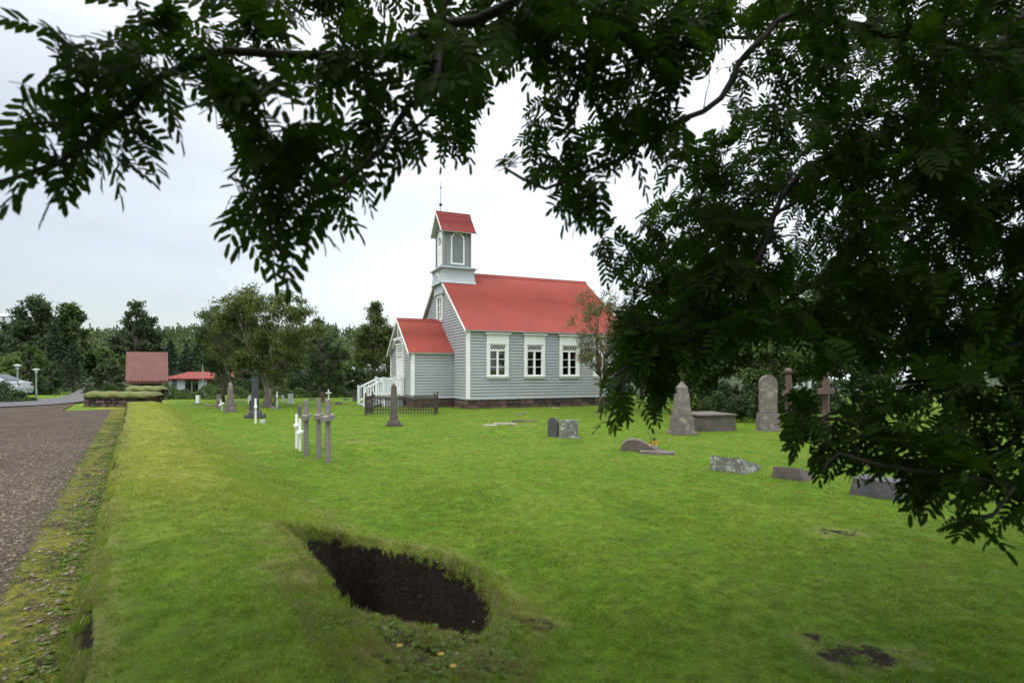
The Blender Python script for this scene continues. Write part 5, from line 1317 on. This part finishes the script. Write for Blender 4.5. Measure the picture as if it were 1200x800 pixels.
for pi in range(NPAIR):
    t = pi / (NPAIR - .3); prof_ = .72 + .55 * math.sin(math.pi * (.15 + .75 * t)) * .8
    for sg in (-1, 1):
        dd = sidev * sg + rd * (.55 + .35 * t) + nv * rs.uniform(-.30, .18, n_)[:, None] + np.array([0, 0, -.12]); dd /= np.linalg.norm(dd, axis=1)[:, None]
        ll = Ln * .34 * prof_ * rs.uniform(.85, 1.12, n_); sv = np.cross(dd, nv); sv /= np.linalg.norm(sv, axis=1)[:, None]; n2 = np.cross(sv, dd)
        ok = rs.uniform(0, 1, n_) > .03
        add_leaflets(rach(t)[ok], dd[ok], sv[ok], n2[ok], ll[ok], ll[ok] * .38)
dd = rach(1.0) - rach(.85); dd /= np.linalg.norm(dd, axis=1)[:, None]; sv = np.cross(dd, nv); sv /= np.linalg.norm(sv, axis=1)[:, None]
add_leaflets(rach(1.0), dd, sv, np.cross(sv, dd), Ln * .34, Ln * .125)
# midribs as thin 3-sided strips
rb = [LP, rach(.0), rach(.5), rach(1.0)]; wv = sidev * .0011; hv = nv * .0011
V3 = np.stack([q for p in rb for q in (p - wv, p + wv, p + hv)], 1).reshape(-1, 3); i = base + np.arange(n_)[:, None] * 12
for k in range(3):
    for a_, b_ in ((0, 1), (1, 2), (2, 0)): Fs.append(('q', np.concatenate([i + 3 * k + a_, i + 3 * k + b_, i + 3 * k + 3 + b_, i + 3 * k + 3 + a_], 1)))
Vs.append(V3)
VV = np.concatenate(Vs) - np.array(tuple(TR))
npmesh('foliage', VV, [np.concatenate([f for k_, f in Fs if k_ == 't']), np.concatenate([f for k_, f in Fs if k_ == 'q'])], M['leaf_rowan'], rowan)
print('rowan leaves', n_, 'verts', len(VV))

# ------------------------------------------------------------------ grass, weeds and pebbles (instanced tufts)
src = bpy.data.collections.new('tuft_sources')          # not linked to the scene: only instanced
def make_tuft(name, mat, nb, rad, hmin, hmax, w, lean, seed):
    rs_ = np.random.RandomState(seed); r = rad * rs_.uniform(0, 1, nb) ** .5; a = rs_.uniform(0, 6.28, nb); P = np.stack([r * np.cos(a), r * np.sin(a), np.full(nb, -.012)], 1)
    az_ = rs_.uniform(0, 6.28, nb); dx = np.stack([np.cos(az_), np.sin(az_), 0 * az_], 1); sx = np.stack([-np.sin(az_), np.cos(az_), 0 * az_], 1)
    h_ = rs_.uniform(hmin, hmax, nb)[:, None]; l_ = (rs_.uniform(.1, 1, nb) * lean)[:, None] * h_; ww = w * rs_.uniform(.7, 1.3, nb)[:, None]; z = np.array([0, 0, 1.])
    pts = [P - sx * ww / 2, P + sx * ww / 2, P + z * h_ * .55 + dx * l_ * .35 + sx * ww * .42, P + z * h_ * .55 + dx * l_ * .35 - sx * ww * .42, P + z * h_ * .92 + dx * l_ * 1.0]
    Vt = np.stack(pts, 1).reshape(-1, 3); i = np.arange(nb)[:, None] * 5
    o = npmesh(name, Vt, [np.concatenate([i, i + 1, i + 2, i + 3], 1), np.concatenate([i + 3, i + 2, i + 4], 1)], mat)
    C.objects.unlink(o); return o
def blade_mat(name, dry):
    m, n, b = newmat(name); g = N(n, 'ShaderNodeNewGeometry')
    col = grass_colour(n, val=1.08) if not dry else mixc(n, g.outputs['Random Per Island'], (.26, .23, .09), (.17, .15, .06))
    if not dry:
        col = mixc(n, mrange(n, g.outputs['Random Per Island'], 0, 1, 0, .55), col, (.18, .26, .014))
        col = mixc(n, mrange(n, g.outputs['Random Per Island'], .86, .90), col, (.34, .31, .12))
    n.links.new(col, b.inputs['Base Color']); b.inputs['Roughness'].default_value = .5; b.inputs['Specular IOR Level'].default_value = .35
    t = N(n, 'ShaderNodeBsdfTranslucent'); n.links.new(mixc(n, 1.0, col, (1.1, 1.3, .6), 'MULTIPLY'), t.inputs[0]); mx = N(n, 'ShaderNodeMixShader'); mx.inputs[0].default_value = .4
    n.links.new(b.outputs[0], mx.inputs[1]); n.links.new(t.outputs[0], mx.inputs[2]); n.links.new(mx.outputs[0], n.nodes['Material Output'].inputs[0]); return m
M['blade'] = blade_mat('grass_blade', False); M['blade_dry'] = blade_mat('dry_blade', True)
def scatter(name, P, rotz, scale, tilt, coll_objs, mat=None):
    """one object whose vertices carry instances of the tufts"""
    col_ = bpy.data.collections.new(name + '_kinds')
    for o in coll_objs: col_.objects.link(o)
    me = bpy.data.meshes.new(name); me.vertices.add(len(P)); me.vertices.foreach_set('co', np.asarray(P, np.float32).ravel())
    rot = np.stack([tilt[:, 0], tilt[:, 1], rotz], 1).astype(np.float32)
    at_ = me.attributes.new('rot', 'FLOAT_VECTOR', 'POINT'); at_.data.foreach_set('vector', rot.ravel())
    at_ = me.attributes.new('scl', 'FLOAT', 'POINT'); at_.data.foreach_set('value', scale.astype(np.float32))
    at_ = me.attributes.new('pick', 'INT', 'POINT'); at_.data.foreach_set('value', rs.randint(0, len(coll_objs), len(P)).astype(np.int32))
    o = bpy.data.objects.new(name, me); C.objects.link(o)
    ng = bpy.data.node_groups.new(name + '_nodes', 'GeometryNodeTree'); ng.interface.new_socket('Geometry', in_out='INPUT', socket_type='NodeSocketGeometry'); ng.interface.new_socket('Geometry', in_out='OUTPUT', socket_type='NodeSocketGeometry')
    gi, go = ng.nodes.new('NodeGroupInput'), ng.nodes.new('NodeGroupOutput'); iop = ng.nodes.new('GeometryNodeInstanceOnPoints'); ci = ng.nodes.new('GeometryNodeCollectionInfo')
    ci.inputs['Collection'].default_value = col_; ci.inputs['Separate Children'].default_value = True; ci.inputs['Reset Children'].default_value = True
    def na(nm, ty): x = ng.nodes.new('GeometryNodeInputNamedAttribute'); x.data_type = ty; x.inputs[0].default_value = nm; return x.outputs[0]
    ng.links.new(gi.outputs[0], iop.inputs['Points']); ng.links.new(ci.outputs[0], iop.inputs['Instance']); iop.inputs['Pick Instance'].default_value = True
    ng.links.new(na('pick', 'INT'), iop.inputs['Instance Index']); ng.links.new(na('scl', 'FLOAT'), iop.inputs['Scale'])
    e2r = ng.nodes.new('FunctionNodeEulerToRotation'); ng.links.new(na('rot', 'FLOAT_VECTOR'), e2r.inputs[0]); ng.links.new(e2r.outputs[0], iop.inputs['Rotation'])
    ng.links.new(iop.outputs[0], go.inputs[0])
    md = o.modifiers.new('tufts', 'NODES'); md.node_group = ng
    return o
def place(n, ymin, ymax, pxlo=-80, pxhi=1280, pw=1.0):
    y = ymin + (ymax - ymin) * rs.uniform(0, 1, n) ** pw; x = (rs.uniform(pxlo, pxhi, n) - 600) / F * y; return x, y
def lawn_points(n, ymin, ymax, pw=.5, far=0):
    x, y = place(n, ymin, ymax, pw=pw); d, s = dofs(x, y); pdp, q, rmp = pit_depth(x, y); br = bare(x, y)
    onl = (d + .055 * sn(s, s * .3, 3.1, 1) > .01) | (s > 27)
    ok = onl & ((pdp < .02) | ((pdp < .14) & (rs.uniform(0, 1, n) < .22))) & (rs.uniform(0, 1, n) > br * .8)
    # keep off the church floor
    u = (x - CH_LOC[0]) * .913 + (y - CH_LOC[1]) * .408; v = -(x - CH_LOC[0]) * .408 + (y - CH_LOC[1]) * .913
    ok &= ~((u > -.05) & (u < L) & (v > -.05) & (v < Wd)) & ~((u > -3.1) & (u < 0) & (v > 1.85) & (v < 6.35))
    ok &= ~((d < -.1) & (s > 27) & (y < 60) & (x < -14.5))
    return x[ok], y[ok], q[ok], d[ok]
tufts = [make_tuft('tuft', M['blade'], 46, .060, .012, .036, .0030, 1.1, 200 + i) for i in range(5)]
dryt = [make_tuft('dry_tuft', M['blade_dry'], 30, .06, .02, .06, .0026, 1.1, 220 + i) for i in range(2)]
far_t = [make_tuft('far_tuft', M['blade'], 44, .15, .012, .038, .006, 1.1, 240 + i) for i in range(4)]
def mk(name, x, y, smin, smax, kinds, extra=0):
    z = height(x, y) + extra; P = np.stack([x, y, z], 1); n = len(x); tl = rs.uniform(-.2, .2, (n, 2))
    o = scatter(name, P, rs.uniform(0, 6.28, n), rs.uniform(smin, smax, n), tl, kinds); return tag(o, kind='stuff')
x, y, q, d = lawn_points(80000, 1.9, 13.0, .62); kp = rs.uniform(0, 1, len(x)) > smooth((y - 5.5) / 7); x, y, q, d = x[kp], y[kp], q[kp], d[kp]; lum = .75 + .5 * np.clip(.5 + sn(x, y, 2.4, 4) + .6 * sn(x, y, 6, 5), 0, 1.3)
z = height(x, y); P = np.stack([x, y, z], 1); n = len(x)
tag(scatter('lawn_grass', P, rs.uniform(0, 6.28, n), lum * rs.uniform(.6, 1.05, n), rs.uniform(-.25, .25, (n, 2)), tufts), kind='stuff')
x, y, q, d = lawn_points(75000, 5.0, 34, .6); kp = (rs.uniform(0, 1, len(x)) < smooth((y - 4.5) / 6)) & (rs.uniform(0, 1, len(x)) > smooth((y - 22) / 12)); mk('mown_grass', x[kp], y[kp], .5, 1.0, far_t)
# straw and longer grass around the hole, along the edge of the bank, on the dry band
x, y, q, d = lawn_points(60000, 2.0, 27, .6); dd_ = np.exp(-((q + .05) / .10) ** 2) * 1.1 * (.3 + .7 * (y > 3.9)) + .06 * (sn(x, y, 5, 2) > .05) + np.exp(-((d - .04) / .06) ** 2) * .9 + .45 * np.exp(-((d - (2.15 - .035 * y)) / .25) ** 2) * (y > 5) + .05
ok = rs.uniform(0, 1, len(x)) < dd_; mk('straw', x[ok], y[ok], .5, 1.1, dryt)
x, y, q, d = lawn_points(30000, 2.0, 9, .6); ok = ((np.abs(q + .03) < .06) & (rs.uniform(0, 1, len(x)) < .35) & (y > 3.9)) | ((np.abs(d - .05) < .04) & (rs.uniform(0, 1, len(x)) < .5)); mk('rim_grass', x[ok], y[ok], .8, 1.9, tufts)
# creeping moss and sparse grass on the gravel along the wall foot
n = 26000; d = -.13 - .95 * rs.uniform(0, 1, n) ** 1.6; s = 1.5 + 22 * rs.uniform(0, 1, n) ** 1.4; x, y = xyof(d, s)
ok = (sn(x, y, 3.5, 6) + .7 * sn(x, y, 11, 2) + .2 > -(d + .6) * .0 + (-.9 - d) * 0) & (rs.uniform(0, 1, n) < smooth((d + 1.2) / .9)); x, y, d, s = x[ok], y[ok], d[ok], s[ok]
m_t = [make_tuft('moss_tuft', M['leaf_moss'] if 'leaf_moss' in M else M['leaf_light'], 34, .05, .004, .022, .006, 1.6, 260 + i) for i in range(3)]
P = np.stack([x, y, gravel_z(d, s, x, y) - .004], 1); tag(scatter('moss', P, rs.uniform(0, 6.28, len(x)), rs.uniform(.5, 1.3, len(x)), rs.uniform(-.2, .2, (len(x), 2)), m_t), kind='stuff')
# pebbles
def pebble(seed):
    import bmesh
    bm = bmesh.new(); bmesh.ops.create_icosphere(bm, subdivisions=2, radius=1); rr_ = random.Random(seed); k = [Vector((rr_.gauss(0, 1), rr_.gauss(0, 1), rr_.gauss(0, 1))).normalized() for _ in range(6)]
    for v in bm.verts:
        for q in k:
            t_ = v.co.dot(q)
            if t_ > .62: v.co -= q * (t_ - .62) * .8
        v.co.z *= .6
    me = bpy.data.meshes.new('pebble'); bm.to_mesh(me); bm.free(); me.materials.append(M['pebble']); return bpy.data.objects.new('pebble', me)
m, n_t, b = newmat('pebble'); oi = N(n_t, 'ShaderNodeObjectInfo'); a = noise_node(n_t, 40, 3, .6, 'World')
n_t.links.new(mixc(n_t, mrange(n_t, a.outputs[0], .3, .7), (.036, .027, .019), (.25, .20, .15)), b.inputs['Base Color']); b.inputs['Roughness'].default_value = .85; M['pebble'] = m
n = 110000; d = -.25 - 9.0 * rs.uniform(0, 1, n) ** 1.5; s = 1.2 + 24 * rs.uniform(0, 1, n) ** 1.3; x, y = xyof(d, s); k = rs.uniform(0, 1, n) < (.25 + .75 * smooth((-.5 - d) / .5)) * (1 - smooth((s - 6) / 19)) * (.45 + .55 * smooth(.6 + sn(x, y, 1.6, 2))); x, y, d, s = x[k], y[k], d[k], s[k]
P = np.stack([x, y, gravel_z(d, s, x, y) + .001], 1); tag(scatter('pebbles', P, rs.uniform(0, 6.28, len(x)), .005 + .019 * rs.uniform(0, 1, len(x)) ** 3.5, rs.uniform(-.3, .3, (len(x), 2)), [pebble(i) for i in range(4)]), kind='stuff')
n = 5200; d = -.15 + .17 * rs.uniform(0, 1, n); s = 1.3 + 12 * rs.uniform(0, 1, n) ** 1.5; x, y = xyof(d, s); k = (sn(x, y, 5, 3) > -.06); mk('edge_growth', x[k], y[k], .4, .95, tufts + dryt)
# weeds: rosettes in and around the hole, along the wall foot
def weed(seed, nl=9, ln=.05):
    rs_ = np.random.RandomState(seed); Vv, Fv = [], []
    for i in range(nl):
        a = 6.28 * i / nl + rs_.uniform(-.3, .3); e = rs_.uniform(.15, 1.0); d_ = np.array([math.cos(a) * math.cos(e), math.sin(a) * math.cos(e), math.sin(e)]); s_ = np.array([-math.sin(a), math.cos(a), 0]); l = ln * rs_.uniform(.6, 1.2); w_ = l * .24
        p = [0 * d_, d_ * l * .35 + s_ * w_ * .7, d_ * l * .7 + s_ * w_, d_ * l * 1.05 + np.array([0, 0, -.15 * l]), d_ * l * .7 - s_ * w_, d_ * l * .35 - s_ * w_ * .7, d_ * l * .5 - np.array([0, 0, .05 * l])]
        b0 = len(Vv) ; Vv += p; Fv += [(b0, b0 + 6, b0 + 2, b0 + 1), (b0, b0 + 5, b0 + 4, b0 + 6), (b0 + 6, b0 + 4, b0 + 3, b0 + 2)]
    o = npmesh('weed', np.array(Vv), np.array(Fv), M['leaf_weed']); C.objects.unlink(o); return o
wd = [weed(300 + i) for i in range(5)]
x, y = place(9000, 2.1, 4.3, 330, 680, .8); pdp, q, rmp = pit_depth(x, y)
ok = (q > -.22) & (y < 3.7) & (x > -.9) & (rmp < .6) & (sn(x, y, 8, 3) > -.15); x, y = x[ok][:620], y[ok][:620]; mk('weeds', x, y, .15, .6, wd, .005)
x, y = place(9000, 2.1, 4.6, 300, 700, .8); pdp, q, rmp = pit_depth(x, y); ok = (pdp > .03) & (rs.uniform(0, 1, len(x)) < .25); x, y = x[ok], y[ok]; n = len(x)
tag(scatter('rubble', np.stack([x, y, height(x, y)], 1), rs.uniform(0, 6.28, n), .004 + .022 * rs.uniform(0, 1, n) ** 4, rs.uniform(-.5, .5, (n, 2)), [pebble(i + 9) for i in range(4)]), kind='stuff')
x, y = place(9000, 2.1, 4.6, 300, 760, .8); pdp, q, rmp = pit_depth(x, y); ok = (q > -.3) & (rmp < .5) & (rs.uniform(0, 1, len(x)) < .3); mk('litter', x[ok], y[ok], .4, .9, dryt)
# turf and roots hanging over the rim of the hole
x, y = place(60000, 2.1, 5.4, 280, 720, .8); pdp, q, rmp = pit_depth(x, y); ok = (q > -.045) & (q < .012) & (rmp > .25) & (sn(x, y, 6, 3) > -.15); x, y = x[ok][:520], y[ok][:520]; n = len(x)
e_ = .02; _, qx_, _r = pit_depth(x + e_, y); _, qy_, _r = pit_depth(x, y + e_); _, q0_, _r = pit_depth(x, y); gx, gy = (qx_ - q0_), (qy_ - q0_); gl = np.hypot(gx, gy) + 1e-6; gx, gy = gx / gl, gy / gl
tl = np.stack([-gy, gx], 1) * rs.uniform(.3, 1.3, n)[:, None]
tag(scatter('hanging_turf', np.stack([x, y, height(x, y) + .01], 1), np.zeros(n), rs.uniform(.45, 1.15, n), tl, tufts[:2] + dryt), kind='stuff')
d = -.16 - .22 * rs.uniform(0, 1, 700) ** 1.3; s = 1.8 + 13 * rs.uniform(0, 1, 700) ** 1.4; x, y = xyof(d, s); ok = sn(x, y, 4, 1) > -.05; x, y, d, s = x[ok], y[ok], d[ok], s[ok]
P = np.stack([x, y, gravel_z(d, s, x, y)], 1); tag(scatter('weeds_along_wall', P, rs.uniform(0, 6.28, len(x)), rs.uniform(.25, .8, len(x)), rs.uniform(-.2, .2, (len(x), 2)), wd), kind='stuff')
# three small yellow flowers below the hole
for k, (px, py) in enumerate(((467, 757), (517, 767), (532, 779))):
    p = G(px, py, .3); z = hz(p.x, p.y)
    for _ in range(5): p = G(px, py, z + .05); z = hz(p.x, p.y)
    t = empty('yellow_flower', (p.x, p.y, z), k * 2.0, ['yellow dandelion nearest the dark hole, leftmost of three', 'middle yellow dandelion below the hole', 'rightmost and nearest yellow dandelion below the hole'][k], 'flower', 'yellow flowers below the hole')
    MB().tube([(0, 0, -.01), (.003, .002, .02), (.006, 0, .045)], .0015, 5).build('stem', M['leaf_weed'], t)
    mb = MB()
    for i in range(11): a = 6.28 * i / 11; mb.poly([(.006, 0, .045), (.006 + .014 * math.cos(a - .2), .014 * math.sin(a - .2), .052), (.006 + .017 * math.cos(a), .017 * math.sin(a), .050), (.006 + .014 * math.cos(a + .2), .014 * math.sin(a + .2), .052)])
    mb.build('petals', M['flower_yellow'], t)
